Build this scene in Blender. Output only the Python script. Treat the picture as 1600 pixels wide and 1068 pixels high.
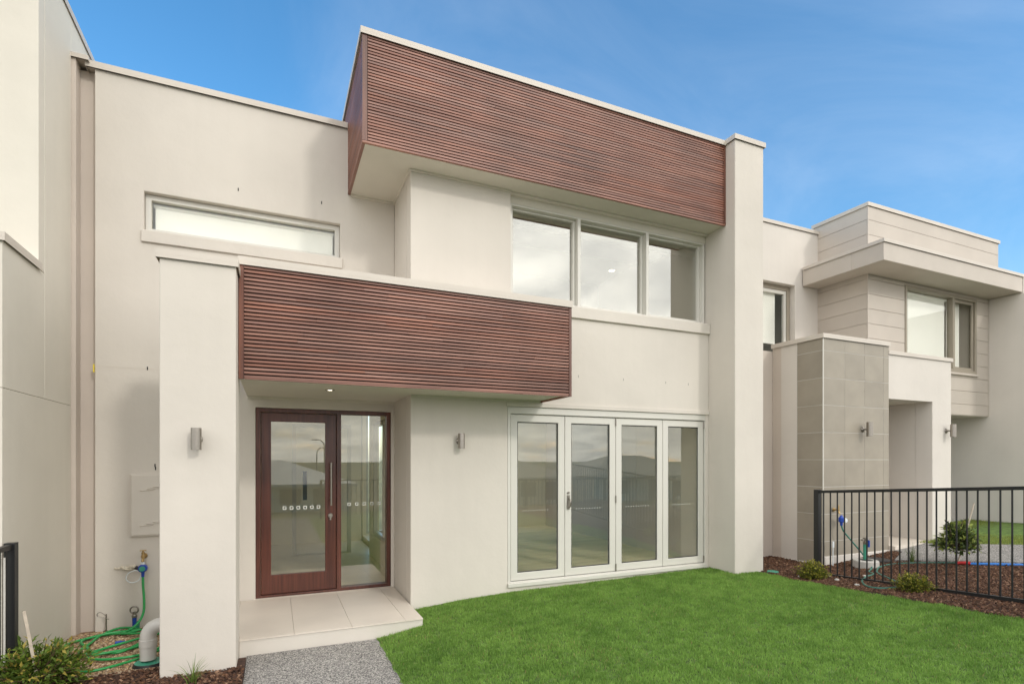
import bpy, bmesh, math, random
import numpy as np
from mathutils import Vector, Matrix
random.seed(7); rng = np.random.default_rng(7)
for o in list(bpy.data.objects): bpy.data.objects.remove(o)
S = bpy.context.scene
COL = S.collection
R = math.radians

# ------------------------------------------------------------------ camera
cd = bpy.data.cameras.new('camera'); cam = bpy.data.objects.new('camera', cd); COL.objects.link(cam)
cd.sensor_fit = 'HORIZONTAL'; cd.sensor_width = 36; cd.lens = 841.1/1600*36
cd.shift_y = 183.6/1600; cd.clip_start = .05; cd.clip_end = 3000
cam.location = (0, 0, 1.53); cam.rotation_euler = (R(90), 0, -R(23.77))
S.camera = cam
S.render.resolution_x = 1024; S.render.resolution_y = 683

# ------------------------------------------------------------------ sky, sun, exposure
SUN = Vector((.384, -1.0, .61)).normalized()
w = bpy.data.worlds.new('World'); S.world = w; w.use_nodes = True
nt = w.node_tree; nt.nodes.clear(); N = nt.nodes.new; L = nt.links.new
sky = N('ShaderNodeTexSky'); sky.sky_type = 'NISHITA'; sky.sun_disc = False
sky.sun_elevation = math.asin(SUN.z); sky.sun_rotation = math.atan2(SUN.x, SUN.y)
sky.air_density = 1.0; sky.dust_density = 1.4; sky.ozone_density = 2.2; sky.altitude = 0
tc = N('ShaderNodeTexCoord'); sep = N('ShaderNodeSeparateXYZ'); L(tc.outputs['Generated'], sep.inputs[0])
# cloud deck: direction projected on a plane overhead, so that the clouds flatten towards the horizon
zz = N('ShaderNodeMath'); zz.operation = 'MAXIMUM'; L(sep.outputs[2], zz.inputs[0]); zz.inputs[1].default_value = 0.0
za = N('ShaderNodeMath'); za.operation = 'ADD'; L(zz.outputs[0], za.inputs[0]); za.inputs[1].default_value = .22
dv = N('ShaderNodeVectorMath'); dv.operation = 'DIVIDE'; L(tc.outputs['Generated'], dv.inputs[0])
cz = N('ShaderNodeCombineXYZ'); [L(za.outputs[0], cz.inputs[i]) for i in range(3)]; L(cz.outputs[0], dv.inputs[1])
n1 = N('ShaderNodeTexNoise'); n1.inputs['Scale'].default_value = 1.3; n1.inputs['Detail'].default_value = 9
n1.inputs['Roughness'].default_value = .56; n1.inputs['Distortion'].default_value = .35; L(dv.outputs[0], n1.inputs['Vector'])
# the cloud bank stands over the street side (-Y) and ends about overhead of the houses
mk = N('ShaderNodeMapRange'); L(sep.outputs[1], mk.inputs['Value']); mk.interpolation_type = 'SMOOTHSTEP'
mk.inputs['From Min'].default_value = .60; mk.inputs['From Max'].default_value = -.20
mk.inputs['To Min'].default_value = -.42; mk.inputs['To Max'].default_value = .26
ad = N('ShaderNodeMath'); L(n1.outputs['Fac'], ad.inputs[0]); L(mk.outputs[0], ad.inputs[1])
cr = N('ShaderNodeMapRange'); cr.interpolation_type = 'SMOOTHSTEP'; L(ad.outputs[0], cr.inputs['Value'])
cr.inputs['From Min'].default_value = .42; cr.inputs['From Max'].default_value = .72
n2 = N('ShaderNodeTexNoise'); n2.inputs['Scale'].default_value = 2.6; n2.inputs['Detail'].default_value = 8; n2.inputs['Distortion'].default_value = .5
L(dv.outputs[0], n2.inputs['Vector'])
cc = N('ShaderNodeValToRGB'); L(n2.outputs['Fac'], cc.inputs[0])
cc.color_ramp.elements[0].position = .34; cc.color_ramp.elements[0].color = (5.3, 5.3, 5.3, 1)
cc.color_ramp.elements[1].position = .66; cc.color_ramp.elements[1].color = (9.4, 9.25, 8.9, 1)
hsv = N('ShaderNodeHueSaturation'); L(sky.outputs[0], hsv.inputs['Color']); hsv.inputs['Hue'].default_value = .492; hsv.inputs['Saturation'].default_value = 1.27; hsv.inputs['Value'].default_value = 1.0
mx = N('ShaderNodeMix'); mx.data_type = 'RGBA'; L(cr.outputs[0], mx.inputs[0]); L(hsv.outputs[0], mx.inputs[6]); L(cc.outputs[0], mx.inputs[7])
# thin high cirrus all over the sky
cm = N('ShaderNodeMapping'); cm.inputs['Scale'].default_value = (.8, 1.5, 1); cm.inputs['Rotation'].default_value = (0, 0, .6); L(dv.outputs[0], cm.inputs[0])
n4 = N('ShaderNodeTexNoise'); n4.inputs['Scale'].default_value = .9; n4.inputs['Detail'].default_value = 10; n4.inputs['Roughness'].default_value = .6; n4.inputs['Distortion'].default_value = 1.2; L(cm.outputs[0], n4.inputs['Vector'])
c4 = N('ShaderNodeMapRange'); c4.interpolation_type = 'SMOOTHSTEP'; L(n4.outputs['Fac'], c4.inputs[0]); c4.inputs['From Min'].default_value = .42; c4.inputs['From Max'].default_value = .85; c4.inputs['To Max'].default_value = .13
m4 = N('ShaderNodeMix'); m4.data_type = 'RGBA'; L(c4.outputs[0], m4.inputs[0]); L(mx.outputs[2], m4.inputs[6]); m4.inputs[7].default_value = (5.6, 5.7, 5.8, 1)
bg = N('ShaderNodeBackground'); bg.inputs[1].default_value = .15; L(m4.outputs[2], bg.inputs[0])
ow = N('ShaderNodeOutputWorld'); L(bg.outputs[0], ow.inputs[0])
sd = bpy.data.lights.new('sun', 'SUN'); sun = bpy.data.objects.new('sun', sd); COL.objects.link(sun)
sd.energy = .55; sd.angle = R(5.5); sd.color = (1.0, .955, .88)
sun.rotation_euler = (-SUN).to_track_quat('-Z', 'Y').to_euler(); sun.location = SUN*30
vs = S.view_settings; vs.view_transform = 'Standard'; vs.look = 'None'; vs.gamma = 1; vs.exposure = 0.80; vs.use_curve_mapping = False
S.render.engine = 'CYCLES'
S.cycles.max_bounces = 8; S.cycles.transparent_max_bounces = 14; S.cycles.diffuse_bounces = 6

# ------------------------------------------------------------------ materials
MATS = {}
def mat(name, col, rough=.8, var=.06, scale=3.0, bump=0.0, bscale=60.0, metal=0.0, spec=.5, col2=None, rnd=0.0, detail=5, coat=0.0, emit=0.0, stretch=None, trans=0.0):
    """Principled with a noise tint, optional second colour, fine bump and a per-object value shift"""
    m = bpy.data.materials.new(name); m.use_nodes = True; t = m.node_tree; b = t.nodes['Principled BSDF']
    N = t.nodes.new; L = t.links.new
    g = N('ShaderNodeNewGeometry'); v = g.outputs['Position']
    if stretch or rnd:
        oi = N('ShaderNodeObjectInfo')
    if stretch:
        mp = N('ShaderNodeMapping'); mp.inputs['Scale'].default_value = stretch; L(v, mp.inputs[0])
        mu = N('ShaderNodeMath'); mu.operation = 'MULTIPLY'; L(oi.outputs['Random'], mu.inputs[0]); mu.inputs[1].default_value = 53
        av = N('ShaderNodeVectorMath'); L(mp.outputs[0], av.inputs[0]); L(mu.outputs[0], av.inputs[1]); v = av.outputs[0]
    nz = N('ShaderNodeTexNoise'); nz.inputs['Scale'].default_value = scale; nz.inputs['Detail'].default_value = detail; L(v, nz.inputs['Vector'])
    c2 = col2 or tuple(c*(1-var*2) for c in col); c1 = col if col2 else tuple(min(1, c*(1+var)) for c in col)
    rp = N('ShaderNodeValToRGB'); rp.color_ramp.elements[0].position = .3; rp.color_ramp.elements[1].position = .7
    rp.color_ramp.elements[0].color = (*c2, 1); rp.color_ramp.elements[1].color = (*c1, 1); L(nz.outputs['Fac'], rp.inputs[0])
    out = rp.outputs[0]
    if rnd:
        mr = N('ShaderNodeMapRange'); L(oi.outputs['Random'], mr.inputs[0]); mr.inputs['To Min'].default_value = 1-rnd; mr.inputs['To Max'].default_value = 1+rnd
        hs = N('ShaderNodeHueSaturation'); L(out, hs.inputs['Color']); L(mr.outputs[0], hs.inputs['Value']); out = hs.outputs[0]
    L(out, b.inputs['Base Color'])
    b.inputs['Roughness'].default_value = rough; b.inputs['Metallic'].default_value = metal; b.inputs['Specular IOR Level'].default_value = spec
    b.inputs['Coat Weight'].default_value = coat
    if emit: L(out, b.inputs['Emission Color']); b.inputs['Emission Strength'].default_value = emit
    if bump:
        n3 = N('ShaderNodeTexNoise'); n3.inputs['Scale'].default_value = bscale; n3.inputs['Detail'].default_value = 4; L(v, n3.inputs['Vector'])
        bp = N('ShaderNodeBump'); bp.inputs['Strength'].default_value = bump; bp.inputs['Distance'].default_value = .01; L(n3.outputs['Fac'], bp.inputs['Height'])
        L(bp.outputs[0], b.inputs['Normal'])
    if trans:
        tr = N('ShaderNodeBsdfTranslucent'); L(out, tr.inputs[0]); ms = N('ShaderNodeMixShader'); ms.inputs[0].default_value = trans
        L(b.outputs[0], ms.inputs[1]); L(tr.outputs[0], ms.inputs[2]); L(ms.outputs[0], t.nodes['Material Output'].inputs[0])
    MATS[name] = m; return m

def stucco(name, col, bump=.34):
    """hand-floated acrylic render: broad faint clouding, trowel relief and fine sand grain"""
    m = bpy.data.materials.new(name); m.use_nodes = True; t = m.node_tree; b = t.nodes['Principled BSDF']; N = t.nodes.new; L = t.links.new
    g = N('ShaderNodeNewGeometry'); v = g.outputs['Position']
    a = N('ShaderNodeTexNoise'); a.inputs['Scale'].default_value = .9; a.inputs['Detail'].default_value = 6; L(v, a.inputs['Vector'])
    rp = N('ShaderNodeValToRGB'); rp.color_ramp.elements[0].position = .3; rp.color_ramp.elements[1].position = .72
    rp.color_ramp.elements[0].color = (*[c*.915 for c in col], 1); rp.color_ramp.elements[1].color = (*[min(1, c*1.03) for c in col], 1); L(a.outputs['Fac'], rp.inputs[0])
    # faint water streaks down the wall
    mp = N('ShaderNodeMapping'); mp.inputs['Scale'].default_value = (5, 5, .25); L(v, mp.inputs[0])
    st = N('ShaderNodeTexNoise'); st.inputs['Scale'].default_value = 2.0; st.inputs['Detail'].default_value = 6; L(mp.outputs[0], st.inputs['Vector'])
    sr = N('ShaderNodeMapRange'); L(st.outputs['Fac'], sr.inputs[0]); sr.inputs['From Min'].default_value = .3; sr.inputs['From Max'].default_value = .7
    sr.inputs['To Min'].default_value = .988; sr.inputs['To Max'].default_value = 1.006
    hv = N('ShaderNodeHueSaturation'); L(rp.outputs[0], hv.inputs['Color']); L(sr.outputs[0], hv.inputs['Value']); L(hv.outputs[0], b.inputs['Base Color'])
    b.inputs['Roughness'].default_value = .85; b.inputs['Specular IOR Level'].default_value = .3
    n1 = N('ShaderNodeTexNoise'); n1.inputs['Scale'].default_value = 7; n1.inputs['Detail'].default_value = 3; L(v, n1.inputs['Vector'])
    n2 = N('ShaderNodeTexNoise'); n2.inputs['Scale'].default_value = 180; n2.inputs['Detail'].default_value = 2; L(v, n2.inputs['Vector'])
    b1 = N('ShaderNodeBump'); b1.inputs['Strength'].default_value = bump; b1.inputs['Distance'].default_value = .012; L(n1.outputs['Fac'], b1.inputs['Height'])
    b2 = N('ShaderNodeBump'); b2.inputs['Strength'].default_value = bump; b2.inputs['Distance'].default_value = .002; L(n2.outputs['Fac'], b2.inputs['Height'])
    L(b1.outputs[0], b2.inputs['Normal']); L(b2.outputs[0], b.inputs['Normal'])
    return m

def glassmat(name, base=.22, tint=(.86, .88, .83)):
    """coated window glass: see-through with a mirror layer that grows at grazing angles"""
    m = bpy.data.materials.new(name); m.use_nodes = True; t = m.node_tree; t.nodes.clear(); N = t.nodes.new; L = t.links.new
    tr = N('ShaderNodeBsdfTransparent'); tr.inputs[0].default_value = (*tint, 1)
    gl = N('ShaderNodeBsdfGlossy'); gl.inputs['Roughness'].default_value = 0.0; gl.inputs[0].default_value = (.96, .945, .885, 1)
    gg = N('ShaderNodeNewGeometry'); dt = N('ShaderNodeVectorMath'); dt.operation = 'DOT_PRODUCT'; L(gg.outputs['Normal'], dt.inputs[0]); L(gg.outputs['Incoming'], dt.inputs[1])
    ab = N('ShaderNodeMath'); ab.operation = 'ABSOLUTE'; L(dt.outputs['Value'], ab.inputs[0]); su = N('ShaderNodeMath'); su.operation = 'SUBTRACT'; su.inputs[0].default_value = 1; L(ab.outputs[0], su.inputs[1])
    pw = N('ShaderNodeMath'); pw.operation = 'POWER'; L(su.outputs[0], pw.inputs[0]); pw.inputs[1].default_value = 5
    mr = N('ShaderNodeMapRange'); L(pw.outputs[0], mr.inputs[0]); mr.inputs['To Min'].default_value = base; mr.inputs['To Max'].default_value = 1
    g = N('ShaderNodeNewGeometry'); nz = N('ShaderNodeTexNoise'); nz.inputs['Scale'].default_value = 1.1; L(g.outputs['Position'], nz.inputs['Vector'])
    bp = N('ShaderNodeBump'); bp.inputs['Strength'].default_value = .012; bp.inputs['Distance'].default_value = .02; L(nz.outputs['Fac'], bp.inputs['Height']); L(bp.outputs[0], gl.inputs['Normal'])
    ms = N('ShaderNodeMixShader'); L(mr.outputs[0], ms.inputs[0]); L(tr.outputs[0], ms.inputs[1]); L(gl.outputs[0], ms.inputs[2])
    o = N('ShaderNodeOutputMaterial'); L(ms.outputs[0], o.inputs[0]); return m

def woodmat(name, c1, c2, axis=0, rough=.46, rnd=.13, spec=.5):
    """stained timber: grain stretched along one axis, each board offset and toned by itself, a few knots"""
    m = bpy.data.materials.new(name); m.use_nodes = True; t = m.node_tree; b = t.nodes['Principled BSDF']; N = t.nodes.new; L = t.links.new
    g = N('ShaderNodeNewGeometry'); oi = N('ShaderNodeObjectInfo')
    sc = [38, 38, 38]; sc[axis] = 1.3
    mp = N('ShaderNodeMapping'); mp.inputs['Scale'].default_value = sc; L(g.outputs['Position'], mp.inputs[0])
    mu = N('ShaderNodeMath'); mu.operation = 'MULTIPLY'; L(oi.outputs['Random'], mu.inputs[0]); mu.inputs[1].default_value = 71
    av = N('ShaderNodeVectorMath'); L(mp.outputs[0], av.inputs[0]); L(mu.outputs[0], av.inputs[1])
    nz = N('ShaderNodeTexNoise'); nz.inputs['Scale'].default_value = 1.0; nz.inputs['Detail'].default_value = 6; nz.inputs['Distortion'].default_value = .4; L(av.outputs[0], nz.inputs['Vector'])
    rp = N('ShaderNodeValToRGB'); rp.color_ramp.elements[0].position = .28; rp.color_ramp.elements[1].position = .74
    rp.color_ramp.elements[0].color = (*c2, 1); rp.color_ramp.elements[1].color = (*c1, 1); L(nz.outputs['Fac'], rp.inputs[0])
    mr = N('ShaderNodeMapRange'); L(oi.outputs['Random'], mr.inputs[0]); mr.inputs['To Min'].default_value = 1-rnd; mr.inputs['To Max'].default_value = 1+rnd
    hs = N('ShaderNodeHueSaturation'); L(rp.outputs[0], hs.inputs['Color']); L(mr.outputs[0], hs.inputs['Value'])
    m2 = N('ShaderNodeMath'); m2.operation = 'MULTIPLY'; L(oi.outputs['Random'], m2.inputs[0]); m2.inputs[1].default_value = 17.3
    fr = N('ShaderNodeMath'); fr.operation = 'FRACT'; L(m2.outputs[0], fr.inputs[0])
    mh = N('ShaderNodeMapRange'); L(fr.outputs[0], mh.inputs[0]); mh.inputs['To Min'].default_value = .86; mh.inputs['To Max'].default_value = 1.06; L(mh.outputs[0], hs.inputs['Saturation'])
    # long weathered patches and scattered knots
    lw = N('ShaderNodeTexNoise'); lw.inputs['Scale'].default_value = 1.6; lw.inputs['Detail'].default_value = 5; L(g.outputs['Position'], lw.inputs['Vector'])
    lr = N('ShaderNodeMapRange'); L(lw.outputs['Fac'], lr.inputs[0]); lr.inputs['From Min'].default_value = .35; lr.inputs['From Max'].default_value = .68; lr.inputs['To Min'].default_value = .8; lr.inputs['To Max'].default_value = 1.14
    h2 = N('ShaderNodeHueSaturation'); L(hs.outputs[0], h2.inputs['Color']); L(lr.outputs[0], h2.inputs['Value'])
    L(h2.outputs[0], b.inputs['Base Color'])
    b.inputs['Roughness'].default_value = rough; b.inputs['Specular IOR Level'].default_value = spec
    bp = N('ShaderNodeBump'); bp.inputs['Strength'].default_value = .25; bp.inputs['Distance'].default_value = .003; L(nz.outputs['Fac'], bp.inputs['Height']); L(bp.outputs[0], b.inputs['Normal'])
    return m

def cellmat(name, cols, scale, bump=.6, rough=.85, dist=.006):
    """exposed aggregate: a stone-sized cell pattern with its own relief"""
    m = bpy.data.materials.new(name); m.use_nodes = True; t = m.node_tree; b = t.nodes['Principled BSDF']; N = t.nodes.new; L = t.links.new
    g = N('ShaderNodeNewGeometry'); vo = N('ShaderNodeTexVoronoi'); vo.inputs['Scale'].default_value = scale; L(g.outputs['Position'], vo.inputs['Vector'])
    wn = N('ShaderNodeSeparateColor'); L(vo.outputs['Color'], wn.inputs[0])
    rp = N('ShaderNodeValToRGB'); rp.color_ramp.interpolation = 'CONSTANT'; L(wn.outputs[0], rp.inputs[0])
    e = rp.color_ramp.elements
    while len(e) < len(cols): e.new(.5)
    for i, c in enumerate(cols): e[i].position = i/len(cols); e[i].color = (*c, 1)
    nz = N('ShaderNodeTexNoise'); nz.inputs['Scale'].default_value = 2.2; nz.inputs['Detail'].default_value = 5; L(g.outputs['Position'], nz.inputs['Vector'])
    mr = N('ShaderNodeMapRange'); L(nz.outputs['Fac'], mr.inputs[0]); mr.inputs['To Min'].default_value = .75; mr.inputs['To Max'].default_value = 1.2
    hs = N('ShaderNodeHueSaturation'); L(rp.outputs[0], hs.inputs['Color']); L(mr.outputs[0], hs.inputs['Value']); L(hs.outputs[0], b.inputs['Base Color'])
    bp = N('ShaderNodeBump'); bp.inputs['Strength'].default_value = bump; bp.inputs['Distance'].default_value = dist; bp.invert = True; L(vo.outputs['Distance'], bp.inputs['Height']); L(bp.outputs[0], b.inputs['Normal'])
    b.inputs['Roughness'].default_value = rough
    return m

def attrmat(name, rough=.6, trans=.0, spec=.3):
    """colour of each leaf, blade, chip or pebble is stored on its own faces"""
    m = bpy.data.materials.new(name); m.use_nodes = True; t = m.node_tree; b = t.nodes['Principled BSDF']; N = t.nodes.new; L = t.links.new
    a = N('ShaderNodeAttribute'); a.attribute_name = 'tone'; L(a.outputs['Color'], b.inputs['Base Color'])
    b.inputs['Roughness'].default_value = rough; b.inputs['Specular IOR Level'].default_value = spec
    if trans:
        tr = N('ShaderNodeBsdfTranslucent'); L(a.outputs['Color'], tr.inputs[0]); ms = N('ShaderNodeMixShader'); ms.inputs[0].default_value = trans
        L(b.outputs[0], ms.inputs[1]); L(tr.outputs[0], ms.inputs[2]); L(ms.outputs[0], t.nodes['Material Output'].inputs[0])
    return m

M = dict(
    render=stucco('house_render', (.645, .598, .535)),
    soffit=mat('soffit_paint', (.66, .62, .54), .6, .02),
    renderL=stucco('neighbour_render', (.695, .655, .575)),
    renderP=stucco('pink_beige_render', (.60, .53, .465)),
    renderR=stucco('right_neighbour_render', (.67, .625, .57)),
    board=mat('weatherboard_paint', (.52, .465, .405), .6, .03, 2, .05, 90, rnd=.025),
    cap=mat('metal_capping', (.60, .545, .48), .45, .03, 2, spec=.4),
    white=mat('white_powdercoat', (.63, .61, .555), .35, .015, 2),
    taupe=mat('taupe_powdercoat', (.32, .28, .22), .4, .02),
    slat=woodmat('stained_slat', (.35, .155, .103), (.19, .075, .052), 0),
    slatS=woodmat('stained_slat_side', (.35, .155, .103), (.19, .075, .052), 1),
    trim=woodmat('stained_trim', (.22, .085, .05), (.10, .036, .024), 2),
    door=woodmat('door_timber', (.140, .036, .018), (.058, .015, .009), 2, .3, .12),
    black=mat('black_backing_and_shadow_line', (.012, .011, .011), .9, .1),
    glass=glassmat('coated_glass', .095, (.975, .97, .925)),
    glassU=glassmat('upper_glass', .33, (.9, .91, .89)),
    glassB=glassmat('blind_glass', .06, (.98, .985, .97)),
    blind=mat('roller_blind', (.93, .92, .89), .9, .01),
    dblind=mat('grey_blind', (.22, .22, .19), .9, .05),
    iwall=mat('interior_wall_paint', (.88, .82, .68), .8, .02),
    ifloor=mat('interior_timber_floor', (.86, .77, .58), .35, .08, 1.2, stretch=(1, 8, 1)),
    itile=mat('interior_floor_tile', (.80, .74, .62), .3, .04),
    tile=mat('porch_tile', (.68, .61, .53), .5, .04, 1.6, .03, 120, rnd=.02),
    ctile=mat('column_tile', (.315, .278, .222), .45, .05, 4, .03, 100, rnd=.06),
    grout=mat('grout', (.58, .56, .52), .9, .03),
    steel=mat('brushed_steel', (.33, .30, .265), .36, .04, 40, metal=1.0),
    brass=mat('brass', (.48, .34, .16), .38, .1, 30, metal=1.0),
    fence=mat('black_powdercoat', (.012, .012, .013), .38, .1),
    path=cellmat('exposed_aggregate', [(.09, .085, .08), (.36, .345, .32), (.22, .21, .20), (.48, .45, .41), (.29, .275, .255), (.15, .14, .135)], 125),
    conc=mat('concrete', (.50, .48, .44), .9, .08, 5, .2, 80),
    soil=mat('mulch_soil', (.070, .036, .024), .95, .3, 25, .6, 60),
    gsoil=mat('gravel_base', (.30, .20, .12), .95, .25, 30, .6, 60),
    turf=mat('turf_base', (.11, .19, .035), .95, .25, 14, .5, 90),
    land=mat('open_ground', (.20, .20, .11), .95, .2, .3),
    road=mat('asphalt', (.11, .11, .11), .9, .15, 6, .3, 150),
    pvc=mat('grey_pvc', (.58, .56, .52), .4, .03),
    hose=mat('green_hose', (.03, .34, .09), .35, .06),
    hoseD=mat('dark_green_hose', (.02, .16, .12), .35, .06),
    hoseB=mat('blue_pipe', (.03, .20, .62), .4, .06),
    bluep=mat('blue_plastic', (.015, .06, .36), .35, .06),
    redp=mat('red_plastic', (.55, .03, .03), .4, .05),
    greenp=mat('green_plastic', (.05, .30, .20), .45, .06),
    blackp=mat('black_plastic', (.02, .02, .022), .5, .1),
    clear=mat('pale_plastic', (.70, .74, .76), .3, .03),
    foam=mat('foam_sealant', (.66, .60, .48), .9, .1, 30, .8, 60),
    stake=mat('pale_timber_stake', (.58, .50, .40), .8, .1, 20),
    bark=mat('bark', (.16, .10, .06), .9, .2, 20, .5, 60),
    edging=mat('timber_edging', (.42, .32, .22), .85, .15, 10),
    roofm=mat('metal_roof', (.62, .62, .62), .35, .04, 1, metal=.4),
    roofd=mat('dark_tile_roof', (.40, .36, .29), .7, .1, 3),
    brickw=mat('far_wall', (.62, .56, .45), .85, .08),
    farglass=mat('far_window_glass', (.05, .06, .07), .08, .05),
    lampm=mat('lamp_post_metal', (.05, .05, .055), .5, .1),
    glow=mat('downlight_lens', (1.0, .88, .68), .5, .0, emit=5.0),
    yellow=mat('yellow_paint', (.75, .58, .05), .7, .05),
    mark=mat('white_print', (.80, .80, .76), .7, .01),
    leaf=attrmat('leaf', .45, .25), blade=attrmat('grass_blade', .55, .42), chip=attrmat('mulch_chip', .9), pebble=attrmat('pebble', .8),
)

# ------------------------------------------------------------------ mesh helpers
ORG = {}
def props(o, label=None, cat=None, group=None, kind=None):
    if label: o['label'] = label
    if cat: o['category'] = cat
    if group: o['group'] = group
    if kind: o['kind'] = kind
    return o
def thing(name, label, cat, loc=(0, 0, 0), group=None):
    o = bpy.data.objects.new(name, None); COL.objects.link(o); o.location = loc; o.empty_display_size = .1
    ORG[o] = Vector(loc); return props(o, label, cat, group)

class MB:
    def __init__(s): s.v = []; s.f = []; s.sm = []
    def add(s, vs, fs, smooth=False):
        k = len(s.v); s.v += [tuple(v) for v in vs]; s.f += [tuple(i+k for i in f) for f in fs]; s.sm += [smooth]*len(fs); return s
    def box(s, x0, x1, y0, y1, z0, z1):
        return s.add([(x0, y0, z0), (x1, y0, z0), (x1, y1, z0), (x0, y1, z0), (x0, y0, z1), (x1, y0, z1), (x1, y1, z1), (x0, y1, z1)],
                     [(0, 3, 2, 1), (4, 5, 6, 7), (0, 1, 5, 4), (1, 2, 6, 5), (2, 3, 7, 6), (3, 0, 4, 7)])
    def quad(s, *p): return s.add(p, [tuple(range(len(p)))])
    def bar(s, a, b, r, r2=None, n=12, caps=True, smooth=True):
        a = Vector(a); b = Vector(b); r2 = r if r2 is None else r2; d = (b-a).normalized()
        u = d.orthogonal().normalized(); w_ = d.cross(u); vs = []
        for p, q in ((a, r), (b, r2)):
            for i in range(n): t = 2*math.pi*i/n; vs.append(p+(u*math.cos(t)+w_*math.sin(t))*q)
        s.add(vs, [(i, (i+1) % n, n+(i+1) % n, n+i) for i in range(n)], smooth)
        if caps: s.add(vs[:n], [tuple(range(n))[::-1]]); s.add(vs[n:], [tuple(range(n))])
        return s
    def tube(s, pts, r, n=8, sub=6, caps=True):
        P = [Vector(p) for p in pts]; Q = []
        for i in range(len(P)-1):
            p0 = P[max(i-1, 0)]; p1 = P[i]; p2 = P[i+1]; p3 = P[min(i+2, len(P)-1)]
            for k in range(sub):
                t = k/sub; Q.append(.5*((2*p1)+(p2-p0)*t+(2*p0-5*p1+4*p2-p3)*t*t+(3*p1-p0-3*p2+p3)*t**3))
        Q.append(P[-1]); vs = []; u = None
        for i, q in enumerate(Q):
            d = (Q[min(i+1, len(Q)-1)]-Q[max(i-1, 0)]).normalized()
            u = d.orthogonal().normalized() if u is None else (u-d*u.dot(d)).normalized(); w_ = d.cross(u)
            rr = r(i/(len(Q)-1)) if callable(r) else r
            vs += [q+(u*math.cos(2*math.pi*k/n)+w_*math.sin(2*math.pi*k/n))*rr for k in range(n)]
        fs = [(i*n+k, i*n+(k+1) % n, (i+1)*n+(k+1) % n, (i+1)*n+k) for i in range(len(Q)-1) for k in range(n)]
        s.add(vs, fs, True)
        if caps: s.add(vs[:n], [tuple(range(n))[::-1]]); s.add(vs[-n:], [tuple(range(n))])
        return s
    def lathe(s, c, prof, n=20, axis='z', sharp=True):
        if sharp and len(prof) > 2:
            for a, b in zip(prof, prof[1:]): s.lathe(c, [a, b], n, axis, False)
            return s
        c = Vector(c); vs = []
        for r, h in prof:
            for i in range(n):
                t = 2*math.pi*i/n; a, b = r*math.cos(t), r*math.sin(t)
                vs.append(c+(Vector((a, b, h)) if axis == 'z' else Vector((a, h, b)) if axis == 'y' else Vector((h, a, b))))
        fl = (lambda f: f) if axis == 'z' else (lambda f: f[::-1]) if axis == 'y' else (lambda f: f)
        m = len(prof)
        return s.add(vs, [fl((j*n+i, j*n+(i+1) % n, (j+1)*n+(i+1) % n, (j+1)*n+i)) for j in range(m-1) for i in range(n)], True)
    def wall(s, x0, x1, y0, y1, z0, z1, holes=()):
        """a wall slab facing -Y with true rectangular openings (hx0, hx1, hz0, hz1)"""
        xs = sorted({x0, x1, *[h[0] for h in holes], *[h[1] for h in holes]}); zs = sorted({z0, z1, *[h[2] for h in holes], *[h[3] for h in holes]})
        xs = [x for x in xs if x0 <= x <= x1]; zs = [z for z in zs if z0 <= z <= z1]
        nx, nz = len(xs), len(zs); vs = [(x, y, z) for y in (y0, y1) for z in zs for x in xs]; I = lambda j, k, i: j*nx*nz+k*nx+i
        sol = lambda i, k: 0 <= i < nx-1 and 0 <= k < nz-1 and not any(h[0] <= (xs[i]+xs[i+1])/2 <= h[1] and h[2] <= (zs[k]+zs[k+1])/2 <= h[3] for h in holes)
        fs = []
        for i in range(nx-1):
            for k in range(nz-1):
                if not sol(i, k): continue
                fs += [(I(0, k, i), I(0, k, i+1), I(0, k+1, i+1), I(0, k+1, i)), (I(1, k, i), I(1, k+1, i), I(1, k+1, i+1), I(1, k, i+1))]
                if not sol(i-1, k): fs.append((I(0, k, i), I(0, k+1, i), I(1, k+1, i), I(1, k, i)))
                if not sol(i+1, k): fs.append((I(0, k, i+1), I(1, k, i+1), I(1, k+1, i+1), I(0, k+1, i+1)))
                if not sol(i, k-1): fs.append((I(0, k, i), I(1, k, i), I(1, k, i+1), I(0, k, i+1)))
                if not sol(i, k+1): fs.append((I(0, k+1, i), I(0, k+1, i+1), I(1, k+1, i+1), I(1, k+1, i)))
        return s.add(vs, fs)
    def frame(s, x0, x1, z0, z1, y0, y1, wl, wr=None, wb=None, wt=None):
        wr = wl if wr is None else wr; wb = wl if wb is None else wb; wt = wl if wt is None else wt
        return s.wall(x0, x1, y0, y1, z0, z1, [(x0+wl, x1-wr, z0+wb, z1-wt)])
    def build(s, name, m, parent=None, bevel=0.0, seg=2, base=True):
        me = bpy.data.meshes.new(name); V = np.array(s.v, dtype=float)
        if parent is not None: off = ORG[parent]
        else: off = Vector(((V[:, 0].min()+V[:, 0].max())/2, (V[:, 1].min()+V[:, 1].max())/2, V[:, 2].min()))
        me.from_pydata([tuple(v) for v in (V-np.array(off))], [], s.f); me.polygons.foreach_set('use_smooth', s.sm)
        me.materials.append(m); me.update()
        o = bpy.data.objects.new(name, me); COL.objects.link(o)
        if parent is not None: o.parent = parent; ORG[o] = off.copy()
        else: o.location = off; ORG[o] = off.copy()
        if bevel:
            b = o.modifiers.new('edge', 'BEVEL'); b.width = bevel; b.segments = seg; b.limit_method = 'ANGLE'; b.angle_limit = R(50); b.harden_normals = False
        return o
def piece(name, me, parent, loc, scale=(1, 1, 1), rot=(0, 0, 0)):
    """one more piece that shares its mesh with its fellows"""
    o = bpy.data.objects.new(name, me); COL.objects.link(o); o.parent = parent; o.location = Vector(loc)-ORG[parent]; o.scale = scale; o.rotation_euler = rot; ORG[o] = Vector(loc); return o
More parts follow.
